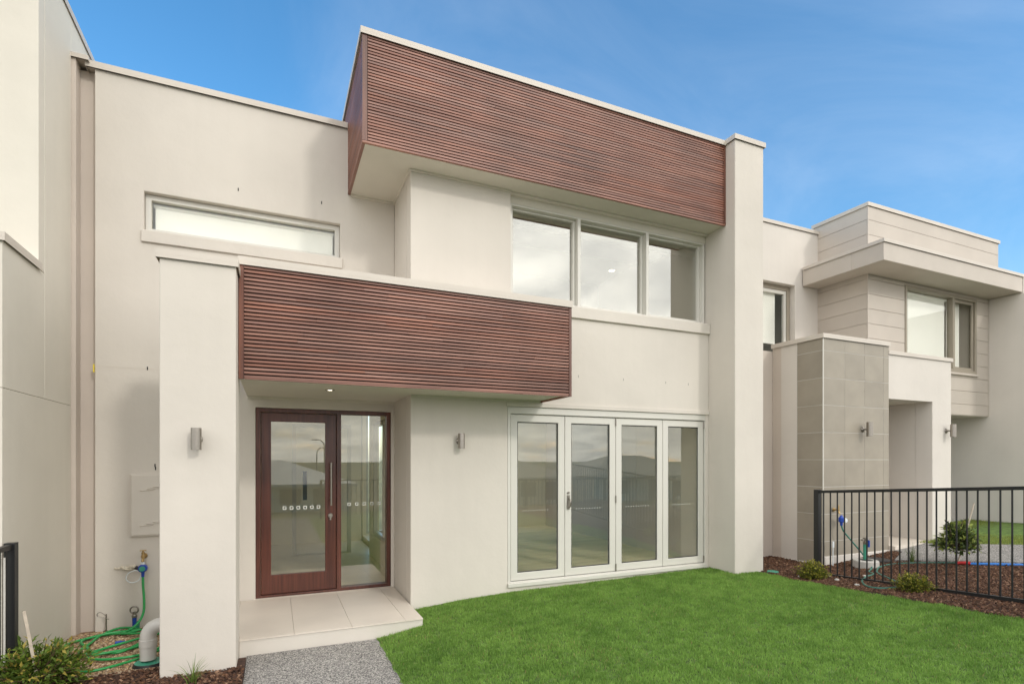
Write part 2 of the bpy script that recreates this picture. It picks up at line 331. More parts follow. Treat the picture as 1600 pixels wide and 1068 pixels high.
def unit(name, m, bev=.0):
    b = MB().box(0, 1, 0, 1, 0, 1); me = bpy.data.meshes.new(name); me.from_pydata(b.v, [], b.f); me.materials.append(m); return me
def copy_tree(o, loc, label=None):
    c = o.copy(); COL.objects.link(c); c.location = loc; ORG[c] = Vector(loc)
    if label: c['label'] = label
    for ch in o.children:
        d = ch.copy(); COL.objects.link(d); d.parent = c
        for g in ch.children:
            e = g.copy(); COL.objects.link(e); e.parent = d
    return c
def tonemesh(name, V, F, tone, m, parent=None, kind=None, smooth=False):
    """big foliage / litter meshes straight from numpy; tone = one colour per face"""
    me = bpy.data.meshes.new(name); k = F.shape[1]
    off = np.array(ORG[parent]) if parent is not None else np.zeros(3)
    me.vertices.add(len(V)); me.vertices.foreach_set('co', (V-off).astype(np.float32).ravel())
    me.loops.add(F.size); me.loops.foreach_set('vertex_index', F.astype(np.int32).ravel())
    me.polygons.add(len(F)); me.polygons.foreach_set('loop_start', np.arange(0, F.size, k, dtype=np.int32)); me.polygons.foreach_set('loop_total', np.full(len(F), k, dtype=np.int32))
    me.update(); a = me.attributes.new('tone', 'FLOAT_COLOR', 'FACE')
    a.data.foreach_set('color', np.concatenate([tone, np.ones((len(tone), 1))], 1).astype(np.float32).ravel())
    if smooth: me.polygons.foreach_set('use_smooth', np.ones(len(F), dtype=bool))
    me.materials.append(m); o = bpy.data.objects.new(name, me); COL.objects.link(o)
    if parent is not None: o.parent = parent; ORG[o] = ORG[parent].copy()
    if kind: o['kind'] = kind
    return o

# ------------------------------------------------------------------ ground levels
GX = np.array([-12, .875, 1.3, 1.9, 2.5, 5.4, 6.0, 7.0, 8.0, 9.5, 12.4, 22]); GZ = np.array([-.15, -.145, -.075, -.02, .005, .045, .035, .075, .15, .27, .33, .35])
def G(x, y):
    x = np.asarray(x, float); y = np.asarray(y, float)
    t = np.clip((x-4.2)/2.2, 0, 1); t = t*t*(3-2*t)
    return np.interp(x, GX, GZ)+t*.06*np.clip(4.7-y, 0, 2.2)
def sheet(name, xs, ys, m, dz=0.0, skirt=.25, kind='structure', zf=None, parent=None):
    """a ground sheet that follows the levels, with skirts so that it reads as solid"""
    xs = np.asarray(xs, float); ys = np.asarray(ys, float); X, Y = np.meshgrid(xs, ys); Z = (G(X, Y) if zf is None else zf(X, Y))+dz
    nx, ny = len(xs), len(ys); b = MB(); V = list(zip(X.ravel(), Y.ravel(), Z.ravel()))
    F = [(j*nx+i, j*nx+i+1, (j+1)*nx+i+1, (j+1)*nx+i) for j in range(ny-1) for i in range(nx-1)]
    rim = [i for i in range(nx)]+[j*nx+nx-1 for j in range(1, ny)]+[(ny-1)*nx+i for i in range(nx-2, -1, -1)]+[j*nx for j in range(ny-2, 0, -1)]
    k = len(V); V += [(V[i][0], V[i][1], V[i][2]-skirt) for i in rim]; n = len(rim)
    F += [(rim[(i+1) % n], rim[i], k+i, k+(i+1) % n) for i in range(n)]
    b.add(V, F); o = b.build(name, m, parent)
    if kind: o['kind'] = kind
    return o

# wide land: level round the houses, falling away across the street behind the camera
yl = [-900, -120, -40, -20, -14, -9, -5, -3, 14, 60, 900]; zl = [-2.6, -2.3, -2.0, -1.8, -1.3, -.75, -.42, -.36, -.36, -.36, -.36]
sheet('ground', [-900, -100, -20, 0, 20, 100, 900], yl, M['land'], zf=lambda X, Y: np.interp(Y, yl, zl))
sheet('road', [-120, -20, 0, 20, 120], [-13.5, -9, -6.0], M['road'], .03, .05, zf=lambda X, Y: np.interp(Y, yl, zl))
sheet('footpath', [-120, 0, 120], [-4.6, -3.2], M['conc'], .04, .05, zf=lambda X, Y: np.interp(Y, yl, zl))

# ------------------------------------------------------------------ own house
YA, YB, YT, YL, YC, YP = 6.525, 5.684, 5.379, 5.011, 5.219, 4.763
XC0, XC1, XB, XT = 5.458, 5.963, 1.323, .779
ZS = 4.633        # upper soffit
H = thing('terrace_house', 'two-storey cream rendered terrace house with red-brown timber slat boxes and red timber entry door', 'house', (2.2, 6.0, -.3))
# front wall with the strip window and the entry
W1 = (-1.221, .694, 3.80, 4.262); DR = (-.194, 1.281, 0.0, 2.103)
MB().wall(-1.629, XB, YA, YA+.2, -.35, 5.392, [W1, DR]).build('front_wall', M['render'], H, .008)
MB().wall(XB, XC0, YB, YB+.2, -.35, ZS+.12, [(2.449, 5.40, .085, 2.143), (2.49, XC0+.0, 3.30, 4.60)]).build('bay_wall', M['render'], H, .008)
MB().box(XB, XB+.2, YB+.2, YA+.001, -.35, ZS+.12).build('bay_return_wall', M['render'], H)
MB().box(XC0, XC1, YC, 7.3, -.4, 5.690).build('fin_wall', M['render'], H, .01)
MB().box(-.794, -.28, YP, 5.215, -.4, 3.055).build('entry_pier', M['render'], H, .01)
def cap(x0, x1, y0, y1, z0, h, name='parapet_capping', parent=H, m='cap', o=.022):
    b = MB().box(x0, x1, y0, y1, z0+.014, z0+h)                     # sheet-metal top with a turned-down drip lip
    b.box(x0, x1, y0, y0+.004, z0-.012, z0+.0135); b.box(x0, x0+.004, y0+.0045, y1, z0-.012, z0+.0135); b.box(x1-.004, x1, y0+.0045, y1, z0-.012, z0+.0135)
    MB().box(x0+.0045, x1-.0045, y0+.0045, y0+.026, z0-.007, z0+.0135).build('shadow_line', M['black'], parent)  # black strip under the capping stands in for its shadow line
    return b.build(name, M[m], parent)
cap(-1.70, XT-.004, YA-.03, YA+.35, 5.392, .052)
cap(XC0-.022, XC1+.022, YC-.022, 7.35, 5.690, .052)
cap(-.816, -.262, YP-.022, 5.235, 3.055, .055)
# body behind the fronts; unseen rear openings are added to let in daylight
MB().box(-1.629, -1.45, YA+.2, 10.6, -.35, 5.2).build('side_wall', M['render'], H)
MB().wall(-1.629, XC1, 10.6, 10.8, -.35, 2.86, [(1.6, 4.5, .1, 2.58)]).build('rear_wall', M['render'], H)  # opening added out of view to light the living room from behind
MB().box(-1.6, XC1-.05, YA+.2, 8.5, 5.05, 5.15).build('roof', M['cap'], H)
MB().box(-1.45, XC0, 8.5, 8.6, 2.9, 5.049).build('rear_wall', M['render'], H)
b = MB(); b.box(-1.45, 1.8, 8.6, 10.59, 2.7, 2.85); b.box(5.2, XC0, 8.6, 10.59, 2.7, 2.85); b.box(1.8, 5.2, 8.6, 8.7, 2.7, 2.85); b.box(1.8, 5.2, 10.45, 10.59, 2.7, 2.85); b.build('added_rear_roof', M['cap'], H)  # unseen low roof, added with a roof-light hole to brighten the rooms

MB().box(XC0+.001, XC1, 7.3, 10.6, -.35, 5.2).build('side_wall', M['render'], H)

# --- slatted boxes
U_SL = unit('slat', M['slat']); U_SS = unit('slat', M['slatS']); U_TR = unit('corner_trim', M['trim'])
def slats(parent, x0, x1, yf, z0, z1, n, hfrac=.61):
    p = (z1-z0)/n
    for k in range(n):
        z = z0+p*k+p*(1-hfrac)*.5; L_ = x1-x0
        cuts = sorted(x0+L_*random.uniform(.12, .88) for _ in range(1 if L_ < 3.5 else 2)); e = [x0, *cuts, x1]
        for a, b in zip(e, e[1:]):
            piece('slat', U_SL, parent, (a+.0008, yf+random.uniform(0, .0015), z+random.uniform(-.0006, .0006)), (b-a-.0016, .019, p*hfrac))
# upper box
ub = MB().box(XT+.024, XC0-.002, YT+.026, 7.1, ZS+.012, 5.676)
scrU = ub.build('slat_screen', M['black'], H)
slats(scrU, XT+.05, XC0-.028, YT, ZS+.012, 5.676, 34)
p = (5.676-ZS-.012)/34
for k in range(34):
    piece('slat', U_SS, scrU, (XT+.001, YT+.03, ZS+.012+p*k+p*.195), (.019, 1.66, p*.61))
for (a, b) in ((XT-.002, XT+.046), (XC0-.026, XC0-.003)):
    piece('corner_trim', U_TR, scrU, (a, YT-.006, ZS+.004), (b-a, .034, 5.676-ZS-.004))
piece('bottom_trim', U_SL, scrU, (XT-.001, YT-.003, ZS-.014), (XC0-XT-.003, .03, .0175)); piece('bottom_trim', U_SS, scrU, (XT-.001, YT+.028, ZS-.014), (.03, YA-YT-.03, .0175))
MB().box(XT+.03, XC0-.001, YT+.028, YA-.001, ZS-.008, ZS+.008).build('soffit', M['soffit'], H)
for a in ((XT+.031, XB-.001, YA-.02, YA-.0012), (XB+.0, 2.49, YB-.018, YB-.0012), (2.49, XC0-.002, YB+.035, YB+.06)):
    MB().box(*a, ZS-.03, ZS-.0085).build('soffit_bead', M['soffit'], H)
MB().box(XB-.018, XB-.0012, YB-.018, YA-.021, ZS-.03, ZS-.0085).build('soffit_bead', M['soffit'], H)
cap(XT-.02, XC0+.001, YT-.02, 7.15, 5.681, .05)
# lower box (porch canopy)
ZLB, ZLT = 2.209, 3.16; XL0, XL1 = -.278, 2.900
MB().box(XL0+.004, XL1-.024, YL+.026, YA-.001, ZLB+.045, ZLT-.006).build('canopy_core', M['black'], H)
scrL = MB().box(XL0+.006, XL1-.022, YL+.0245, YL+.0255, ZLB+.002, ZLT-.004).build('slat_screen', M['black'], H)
slats(scrL, XL0+.042, XL1-.03, YL, ZLB, ZLT-.006, 29)
pl = (ZLT-.006-ZLB)/29
for k in range(29):
    piece('slat', U_SS, scrL, (XL1-.021, YL+.03, ZLB+pl*k+pl*.195), (.019, YB-YL-.032, pl*.61))
for (a, b) in ((XL0+.002, XL0+.04), (XL1-.028, XL1+.001)):
    piece('corner_trim', U_TR, scrL, (a, YL-.006, ZLB-.006), (b-a, .034, ZLT-ZLB))
MB().box(XL0+.003, XB-.001, YL+.028, YA-.001, ZLB+.012, ZLB+.032).build('porch_soffit', M['soffit'], H)
MB().box(XB-.001, XL1-.03, YL+.028, YB-.001, ZLB+.012, ZLB+.032).build('canopy_soffit', M['soffit'], H)
piece('bottom_trim', U_SS, scrL, (XL1-.03, YL+.03, ZLB-.006), (.028, YB-YL-.034, .03)); piece('bottom_trim', U_SL, scrL, (XL0+.045, YL+.002, ZLB-.007), (XL1-XL0-.08, .024, .012))
for a in ((XL0+.004, XB-.001, YA-.02, YA-.0012), (XB+.0, 2.85, YB-.018, YB-.0012)):
    MB().box(*a, ZLB-.012, ZLB+.0115).build('soffit_bead', M['soffit'], H)
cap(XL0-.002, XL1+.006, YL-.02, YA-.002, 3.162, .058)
MB().box(XB-.0, XB-.0 + .001, 0, .001, 0, .001) if False else None

# --- windows
def sash(parent, name, x0, x1, z0, z1, y, fw, fd, fm, gm, wl=None):
    f = MB().frame(x0, x1, z0, z1, y, y+fd, fw if wl is None else wl, fw, fw, fw).build(name, M[fm], parent, .003)
    a = fw*.9
    MB().box(x0+a, x1-a, y+fd*.55, y+fd*.55+.005, z0+a, z1-a).build('pane', M[gm], f)
    return f
# strip window over the entry, white blind down
f = MB().frame(W1[0]+.002, W1[1]-.002, 3.86, W1[3]-.004, YA+.065, YA+.125, .052).build('strip_window', M['white'], H, .003)
MB().box(W1[0]+.05, W1[1]-.05, YA+.10, YA+.105, 3.905, 4.215).build('pane', M['glassB'], f)
MB().box(W1[0]+.075, W1[1]-.07, YA+.150, YA+.153, 3.83, 4.165).build('blind', M['blind'], f)
MB().bar((W1[0]+.06, YA+.165, 4.185), (W1[1]-.06, YA+.165, 4.185), .022).build('blind_roll', M['blind'], f)
MB().box(W1[0]-.02, W1[1]+.022, YA-.028, YA+.06, 3.742, 3.862).build('window_sill', M['render'], H, .006)
# upper triple window
UX = [2.50, 3.437, 4.474, 5.440]; UZ = (3.385, 4.515)
MB().box(2.491, XC0-.001, YB+.062, YB+.19, UZ[1]+.003, 4.60).build('window_head', M['soffit'], H)
fo = MB().wall(UX[0], UX[3], YB+.06, YB+.19, UZ[0], UZ[1], [(UX[0]+.034, UX[1]-.022, UZ[0]+.035, UZ[1]-.022), (UX[1]+.022, UX[2]-.022, UZ[0]+.035, UZ[1]-.022), (UX[2]+.022, UX[3]-.03, UZ[0]+.035, UZ[1]-.022)]).build('triple_window', M['white'], H, .004)
for i, (a, b) in enumerate(((UX[0]+.035, UX[1]-.023), (UX[1]+.023, UX[2]-.023), (UX[2]+.023, UX[3]-.031))):
    MB().frame(a, b, UZ[0]+.036, UZ[1]-.023, YB+.120+.012*(i == 1), YB+.17, .034, wt=.022).build('sash', M['white'], fo, .003)
    MB().box(a+.03, b-.03, YB+.158, YB+.163, UZ[0]+.066, UZ[1]-.042).build('pane', M['glassU'], fo)
    MB().bar((a, YB+.25, UZ[1]-.09), (b, YB+.25, UZ[1]-.09), .05).build('blind_roll', M['dblind'] if i != 1 else M['soffit'], fo)
MB().box(2.495, XC0-.003, YB-.032, YB+.06, 3.245, 3.383).build('window_sill', M['render'], H, .006)
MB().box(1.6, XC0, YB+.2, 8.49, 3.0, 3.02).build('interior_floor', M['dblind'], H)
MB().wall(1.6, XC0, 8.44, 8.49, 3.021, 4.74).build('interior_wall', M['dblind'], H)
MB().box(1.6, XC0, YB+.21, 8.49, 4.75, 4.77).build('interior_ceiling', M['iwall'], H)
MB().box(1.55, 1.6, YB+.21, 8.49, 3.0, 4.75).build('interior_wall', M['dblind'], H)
td = thing('downlight', 'lit round downlight in the upstairs room behind the middle window pane', 'downlight', (5.25, 7.70, 4.74)); MB().lathe((5.25, 7.70, 4.749), [(.03, -.001), (.05, -.008), (.062, -.004), (.063, 0)], 22).build('trim_ring', M['white'], td); MB().lathe((5.25, 7.70, 4.749), [(0, -.0015), (.05, -.0085)], 22).build('lens', M['glow'], td)
# room behind the strip window
MB().box(-1.45, 1.55, YA+.6, YA+.65, 3.3, 5.0).build('interior_wall', M['iwall'], H)

# --- entry door with sidelight
dz0 = .006
jm = MB().wall(DR[0]+.002, DR[1]-.002, YA+.012, YA+.115, dz0, DR[3]-.003, [(DR[0]+.05, .656, .03, 2.055), (.706, DR[1]-.05, .045, 2.055)]).build('door_frame', M['door'], H, .004)
dl = MB().wall(DR[0]+.053, .653, YA+.040, YA+.085, .034, 2.051, [(DR[0]+.155, .533, .245, 1.955)]).build('entry_door', M['door'], H, .004)
MB().box(DR[0]+.15, .538, YA+.060, YA+.066, .24, 1.96).build('pane', M['glass'], dl)
MB().box(.70, DR[1]-.045, YA+.060, YA+.066, .04, 2.06).build('pane', M['glass'], jm)
hb = MB(); hx, hy = .592, YA-.035
hb.bar((hx, hy, 1.005), (hx, hy, 1.495), .0125, n=14)
for z in (1.09, 1.41): hb.bar((hx, hy, z), (hx, YA+.04, z), .009)
hb.build('pull_handle', M['steel'], dl)
lk = MB().lathe((.588, YA+.04, .885), [(0, -.02), (.024, -.02), (.027, -.012), (.027, 0)], 18, 'y'); lk.box(.579, .597, YA+.006, YA+.019, .835, .89)
lk.build('lock', M['steel'], dl)
def marks(parent, x0, x1, z, n, s, y, nm='safety_marks', ring=True):
    b = MB()
    for i in range(n):
        x = x0+(x1-x0)*i/max(1, n-1)
        if ring: b.frame(x-s, x+s, z-s, z+s, y, y+.001, s*.38)
        else: b.box(x-s*.55, x+s*.55, y, y+.001, z-s, z+s)
    return b.build(nm, M['mark'], parent)
for i in range(6): marks(dl, .10+.072*i, 0, .985, 1, .0185, YA+.0585, 'safety_mark')
for i in range(5): marks(jm, .80+.0875*i, 0, 1.005, 1, .0185, YA+.0585, 'safety_mark')
MB().box(DR[0]-.02, DR[1]+.02, YA-.012, YA+.03, -.01, dz0-.001).build('door_sill', M['tile'], H)

# --- folding glass doors
BX = [2.492, 3.212, 3.948, 4.690, 5.385]; bz0, bz1 = .125, 2.052
MB().wall(2.451, 5.399, YB+.004, YB+.13, .087, 2.141, [(BX[0]-.006, BX[4]+.006, .118, 2.064)]).build('folding_door_frame', M['white'], H, .003)
MB().box(2.43, XC0-.002, YB-.016, YB-.0012, 2.144, 2.196).build('head_flashing', M['render'], H, .003)
MB().box(2.445, 5.405, YB-.03, YB+.0035, .062, .108).build('door_track', M['white'], H, .004)
for i in range(4):
    a, b = BX[i]+.003, BX[i+1]-.003
    lf = MB().frame(a, b, bz0, bz1, YB+.022, YB+.066, .088, .088, .088, .082).build('folding_door', M['white'], H, .005)
    MB().frame(a+.0885, b-.0885, bz0+.0885, bz1-.0825, YB+.034, YB+.040, .010).build('glazing_bead', M['blackp'], lf)
    MB().box(a+.08, b-.08, YB+.044, YB+.050, bz0+.08, bz1-.075).build('pane', M['glass'], lf)
    marks(lf, a+.17, b-.22, .93, 10, .0055, YB+.042, ring=False)['kind'] = 'stuff'
    if i == 1:
        hd = MB().box(a+.028, a+.058, YB+.006, YB+.0215, .93, 1.10); hd.tube([(a+.043, YB+.01, .95), (a+.043, YB-.03, .97), (a+.043, YB-.034, 1.03), (a+.043, YB+.0, 1.06)], .008)
        hd.bar((a+.043, YB+.02, 1.13), (a+.043, YB+.004, 1.13), .014); hd.build('lever_handle', M['steel'], lf)
    if i in (1, 3):
        for z in ((.17, 1.03, 2.0) if i == 1 else (.17, 2.0)):
            MB().bar((b, YB+.014, z-.045), (b, YB+.014, z+.045), .008).build('hinge', M['steel'], lf)
# ground-floor rooms seen through the glass
MB().box(1.53, XC0, YB+.135, 10.6, -.05, .085).build('interior_floor', M['ifloor'], H)
MB().wall(1.53, XC0, 10.55, 10.599, .086, 2.62, [(1.6, 4.5, .1, 2.58)]).build('interior_wall', M['iwall'], H)  # cut out to match the added rear opening
MB().box(1.4, XC0, YB+.2, 8.7, 2.62, 2.66).build('interior_ceiling', M['iwall'], H)
MB().frame(1.601, 4.499, .101, 2.579, 10.65, 10.70, .05).build('added_rear_frame', M['white'], H)  # frame round the added rear opening, out of view
MB().box(-1.45, 1.5, YA+.2, 10.5, -.06, .002).build('interior_floor', M['itile'], H)
MB().box(-1.45, 1.5, 10.5, 10.599, -.05, 2.7).build('interior_wall', M['iwall'], H)
MB().box(-1.449, -1.0, YA+.21, 10.5, .003, 2.6).build('interior_wall', M['iwall'], H)
MB().box(-1.45, 1.45, YA+.201, 10.5, 2.62, 2.66).build('interior_ceiling', M['iwall'], H)
# partition between hall and living room with a glazed opening
b = MB(); b.box(1.40, 1.52, YA+.2, YA+.55, .003, 2.62); b.box(1.40, 1.52, YA+2.2, YA+2.4, .003, 2.62); b.box(1.40, 1.52, YA+.55, YA+2.2, .003, .35); b.box(1.40, 1.52, YA+.55, YA+2.2, 2.1, 2.62)
b.build('interior_wall', M['iwall'], H)
fw = MB(); 
for y in (YA+.56, YA+1.35, YA+2.14): fw.box(1.43, 1.49, y, y+.05, .36, 2.09)
fw.box(1.43, 1.49, YA+.611, YA+2.139, .36, .41); fw.box(1.43, 1.49, YA+.611, YA+2.139, 2.04, 2.09); fw.build('interior_window', M['white'], H)
MB().frame(.25, 1.15, .004, 2.1, 9.2, 9.26, .06, wb=.02).build('interior_door_frame', M['white'], H)
MB().box(.40, .46, 9.0, 9.06, .9, 1.35).build('interior_door_frame', M['blackp'], H)

# --- weep slots, joints, paint mark
for (x, z) in ((-.363, 4.45), (.49, 4.47), (-1.19, 2.46), (-1.125, 1.47), (-1.12, 1.44)):
    MB().box(x-.005, x+.005, YA-.002, YA+.001, z-.017, z+.017).build('weep_slot', M['black'], H)
for x in (3.39, 4.05, 4.72, 5.1):
    MB().box(x-.003, x+.003, YB-.0015, YB+.001, 2.53, 2.56).build('weep_slot', M['dblind'], H)
MB().box(-1.627, -.80, YA-.0015, YA+.001, 2.452, 2.456).build('control_joint', M['cap'], H)
MB().box(1.33, 5.456, YB-.0015, YB+.001, 2.483, 2.486).build('control_joint', M['soffit'], H) if False else None

# --- porch floor and step
P_ = MB().box(-.279, XB-.012, 5.118, 5.2155, -.40, -.013).box(-.78, XB-.012, 5.2155, YA-.001, -.40, -.013).build('porch_slab', M['render'], None, .006); P_['kind'] = 'structure'
xe = [-.95, -.337, .156, .648, 1.141, XB-.012]
U_T = unit('tile', M['tile'])
for a, b in zip(xe, xe[1:]):
    tb = MB()
    if b < 0: a = -.78; tb.box(a+.0015, b-.0015, 5.217, YA-.014, -.0125, 0.0)
    elif a < 0: tb.wall(a+.0015, b-.0015, 5.217, YA-.014, -.0125, 0.0); tb.box(-.278, b-.0015, 5.108, 5.2165, -.0125, 0.0)
    else: tb.box(a+.0015, b-.0015, 5.108, YA-.014, -.0125, 0.0)
    tb.build('tile', M['tile'], P_)

# ------------------------------------------------------------------ neighbour on the left
NL = thing('neighbouring_house', 'tall cream rendered side wall of the house cut off by the left edge', 'house', (-2.8, 6.2, -.3))
XN = -1.80
def npan(y0, y1, z0, z1, nm='wall_panel', x1=XN, t=.18): return MB().box(x1-t, x1, y0, y1, z0, z1).build(nm, M['renderL'], NL, .004)
npan(5.035, 6.47, -.4, 2.0475); npan(5.035, 5.8175, 2.050, 3.115); npan(5.82, 6.47, 2.050, 5.80); npan(6.471, 7.25, 5.46, 5.80, t=.17)
MB().box(-6.5, XN, 5.69, 5.817, 3.12, 5.80).build('front_wall', M['renderL'], NL, .006)
MB().box(-6.5, -1.985, 6.3, 6.5, -.4, 3.1).build('front_wall', M['renderL'], NL)
MB().box(-6.5, -1.99, 5.885, 12, 2.99, 3.1).build('floor_slab', M['renderL'], NL)
MB().box(-2.0, -1.64, 6.62, 7.2, -.4, 5.40).build('party_pier', M['renderP'], NL, .006)
MB().box(-1.93, -1.765, 6.475, 6.615, -.4, 5.42).build('party_pier', M['renderP'], NL, .004)
MB().box(-6.5, -1.985, 7.3, 12, 3.15, 5.6).build('rear_wall', M['renderL'], NL)
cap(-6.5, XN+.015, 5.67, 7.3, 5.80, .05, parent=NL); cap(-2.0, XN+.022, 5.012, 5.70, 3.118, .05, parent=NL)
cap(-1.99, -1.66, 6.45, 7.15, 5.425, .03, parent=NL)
MB().box(-1.64, -1.6285, 6.513, 6.5235, 2.39, 2.47).build('paint_mark', M['yellow'], NL)

# ------------------------------------------------------------------ neighbour on the right
NR = thing('neighbouring_house', 'right-hand neighbouring house with beige weatherboards and a grey tiled column', 'house', (9.5, 6.2, -.1))
ym = 6.6
MB().wall(XC1+.001, 8.93, ym, ym+.2, -.3, 5.548, [(6.7, 8.30, 3.2, 4.56)]).build('front_wall', M['renderR'], NR, .006)
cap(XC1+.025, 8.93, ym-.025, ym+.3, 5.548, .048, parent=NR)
f = MB().frame(6.702, 8.298, 3.202, 4.558, ym+.10, ym+.18, .075).build('window', M['taupe'], NR, .003)
MB().frame(6.78, 8.22, 3.28, 4.48, ym+.115, ym+.16, .06).build('sash', M['white'], f, .003)
MB().box(6.83, 8.17, ym+.14, ym+.145, 3.33, 4.43).build('pane', M['glassB'], f)
MB().box(6.83, 8.02, ym+.182, ym+.185, 3.55, 4.45).build('blind', M['blind'], f)
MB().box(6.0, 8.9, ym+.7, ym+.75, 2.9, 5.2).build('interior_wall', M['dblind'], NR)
MB().box(XC1+.001, 6.90, 5.855, 6.06, -.3, 3.16).build('link_wall', M['renderP'], NR, .006)
# tiled column
CX0, CX1, CY0, CY1, CZ = 6.872, 8.297, 5.03, 5.84, 3.21
colm = MB().box(CX0+.0035, CX1, CY0+.0035, 5.437, -.3, CZ).build('tiled_column', M['grout'], NR)
MB().box(CX0+.004, CX1, 5.4375, 5.70, -.3, CZ).build('column_return', M['renderR'], NR)
MB().box(CX0+.006, CX1, 5.7005, CY1+.01, -.3, CZ).build('column_return', M['renderP'], NR)
zr = [.30, .407, .780, 1.155, 1.530, 1.905, 2.280, 2.655, 3.03, CZ-.002]; zr = zr[1:] if False else zr
xr = [CX0, 7.318, 7.745, 8.172, CX1-.001]
U_CT = unit('tile', M['ctile'])
zr = [.06, .407, .780, 1.155, 1.530, 1.905, 2.280, 2.655, 3.03, CZ-.002]
for a, b in zip(zr, zr[1:]):
    for c, d in zip(xr, xr[1:]):
        piece('tile', U_CT, colm, (c+(.012 if c == CX0 else .0035), CY0+random.uniform(0, .0012), max(a, .20)+.0035), (d-c-.007-(.008 if c == CX0 else 0), .012, b-max(a, .20)-.007))
    piece('tile', U_CT, colm, (CX0+random.uniform(0, .0012), CY0+.013, a+.035 if a < .2 else a+.0035), (.012, 5.433-CY0-.016, b-a-.007-(.03 if a < .2 else 0)))
MB().box(CX0-.014, CX1+.01, CY0-.016, CY1, -.3, .085).build('column_plinth', M['renderR'], NR, .004)
MB().box(CX0+.02, CX1+.01, CY0-.014, CY0+.008, .086, .198).build('column_plinth', M['renderR'], NR, .004)
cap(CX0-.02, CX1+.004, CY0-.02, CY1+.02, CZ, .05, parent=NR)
MB().box(CX0-.003, CX0+.009, CY0-.003, CY0+.009, .20, CZ-.001).build('edge_trim', M['white'], NR)
# portal with deep reveal
MB().wall(CX1+.001, 9.900, 5.05, 5.30, -.2, 3.10, [(CX1-.5, 9.404, -.5, 2.43)]).build('portal_wall', M['renderR'], NR, .005)
MB().box(9.404, 9.900, 5.301, 7.4, -.2, 3.10).build('portal_wall', M['renderR'], NR)
MB().box(CX1, 9.403, 5.301, 7.4, 2.43, 2.55).build('portal_soffit', M['soffit'], NR)
MB().box(CX1-.3, 9.404, 7.4, 7.5, -.2, 3.1).build('portal_rear_wall', M['renderR'], NR)
MB().box(CX1-.3, CX1, 5.85, 7.4, -.2, 3.1).build('portal_wall', M['renderR'], NR)
MB().box(CX1+.012, 9.403, 4.95, 7.4, -.1, .262).build('portal_floor', M['tile'], NR, .004)
cap(CX1+.005, 9.92, 5.03, 7.4, 3.10, .045, parent=NR)
# weatherboard upper storey
RX0, RX1, RY0, RYb, PB = 8.873, 12.416, 5.71, 6.69, .2425
core = MB().wall(RX0+.016, RX1+.34, RY0+.016, RYb-.001, 2.34, 5.69, [(9.86, 11.985, 3.12, 4.50)]).build('upper_storey', M['cap'], NR)
U_B = unit('weatherboard', M['board'])
def boards(x0, x1, z0, z1, front=True):
    k = 0
    while True:
        t = 5.70-PB*k; b = t-PB
        if t <= z0: break
        a, c = max(b, z0), min(t, z1)
        if c-a > .01:
            if front: piece('weatherboard', U_B, core, (x0, RY0+.002, a+.0035), (x1-x0, .013, c-a-.007))
            else: piece('weatherboard', U_B, core, (RX0+.002, RY0+.018, a+.0035), (.013, RYb-RY0-.02, c-a-.007))
        k += 1
boards(RX0+.020, RX1+.33, 4.56, 5.69); boards(RX0+.020, 9.845, 2.35, 4.555); boards(12.0, RX1-.022, 2.35, 4.555); boards(9.846, 11.999, 2.35, 3.10); boards(9.846, 11.999, 4.515, 4.555)
boards(0, 0, 2.35, 5.69, False)
piece('corner_bead', U_B, core, (RX0-.001, RY0-.001, 2.345), (.018, .016, 3.345))
piece('edge_bead', U_B, core, (RX1-.02, RY0-.006, 2.345), (.018, .020, 2.2)); piece('edge_bead', U_B, core, (RX0-.004, RYb-.03, 2.345), (.016, .028, 3.345))
cap(RX0-.018, RX1+.36, RY0-.018, RYb+.02, 5.69, .048, parent=NR)
f = MB().wall(9.848, 11.997, RY0-.012, RY0+.09, 3.112, 4.512, [(9.90, 11.235, 3.17, 4.455), (11.295, 11.945, 3.17, 4.455)]).build('window', M['taupe'], NR, .004)
MB().box(9.89, 11.24, RY0+.05, RY0+.055, 3.16, 4.46).build('pane', M['glassB'], f); MB().box(11.29, 11.95, RY0+.05, RY0+.055, 3.16, 4.46).build('pane', M['glassB'], f)
MB().frame(11.30, 11.94, 3.175, 4.45, RY0+.02, RY0+.045, .05).build('sash', M['taupe'], f, .003)
MB().box(9.91, 11.16, RY0+.092, RY0+.095, 3.13, 4.43).build('blind', M['blind'], f); MB().box(11.30, 11.72, RY0+.14, RY0+.143, 3.13, 4.43).build('blind', M['blind'], f)
MB().bar((9.9, RY0+.11, 4.43), (11.22, RY0+.11, 4.43), .03).build('blind_roll', M['blind'], f)
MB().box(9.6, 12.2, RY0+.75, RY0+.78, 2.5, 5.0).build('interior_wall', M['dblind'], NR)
MB().box(9.83, 12.01, RY0-.04, RY0+.0, 3.07, 3.111).build('window_sill', M['board'], NR, .004)
# canopy
MB().box(8.47, 12.43, 5.21, 5.7085, 4.566, 4.85).build('canopy', M['board'], NR, .006)
MB().box(8.47, RX0-.005, 5.7086, 6.585, 4.566, 4.85).build('canopy', M['board'], NR, .006)
cap(8.45, 12.45, 5.19, 5.709, 4.85, .04, parent=NR); cap(8.45, RX0-.006, 5.7095, 6.57, 4.85, .0395, parent=NR)
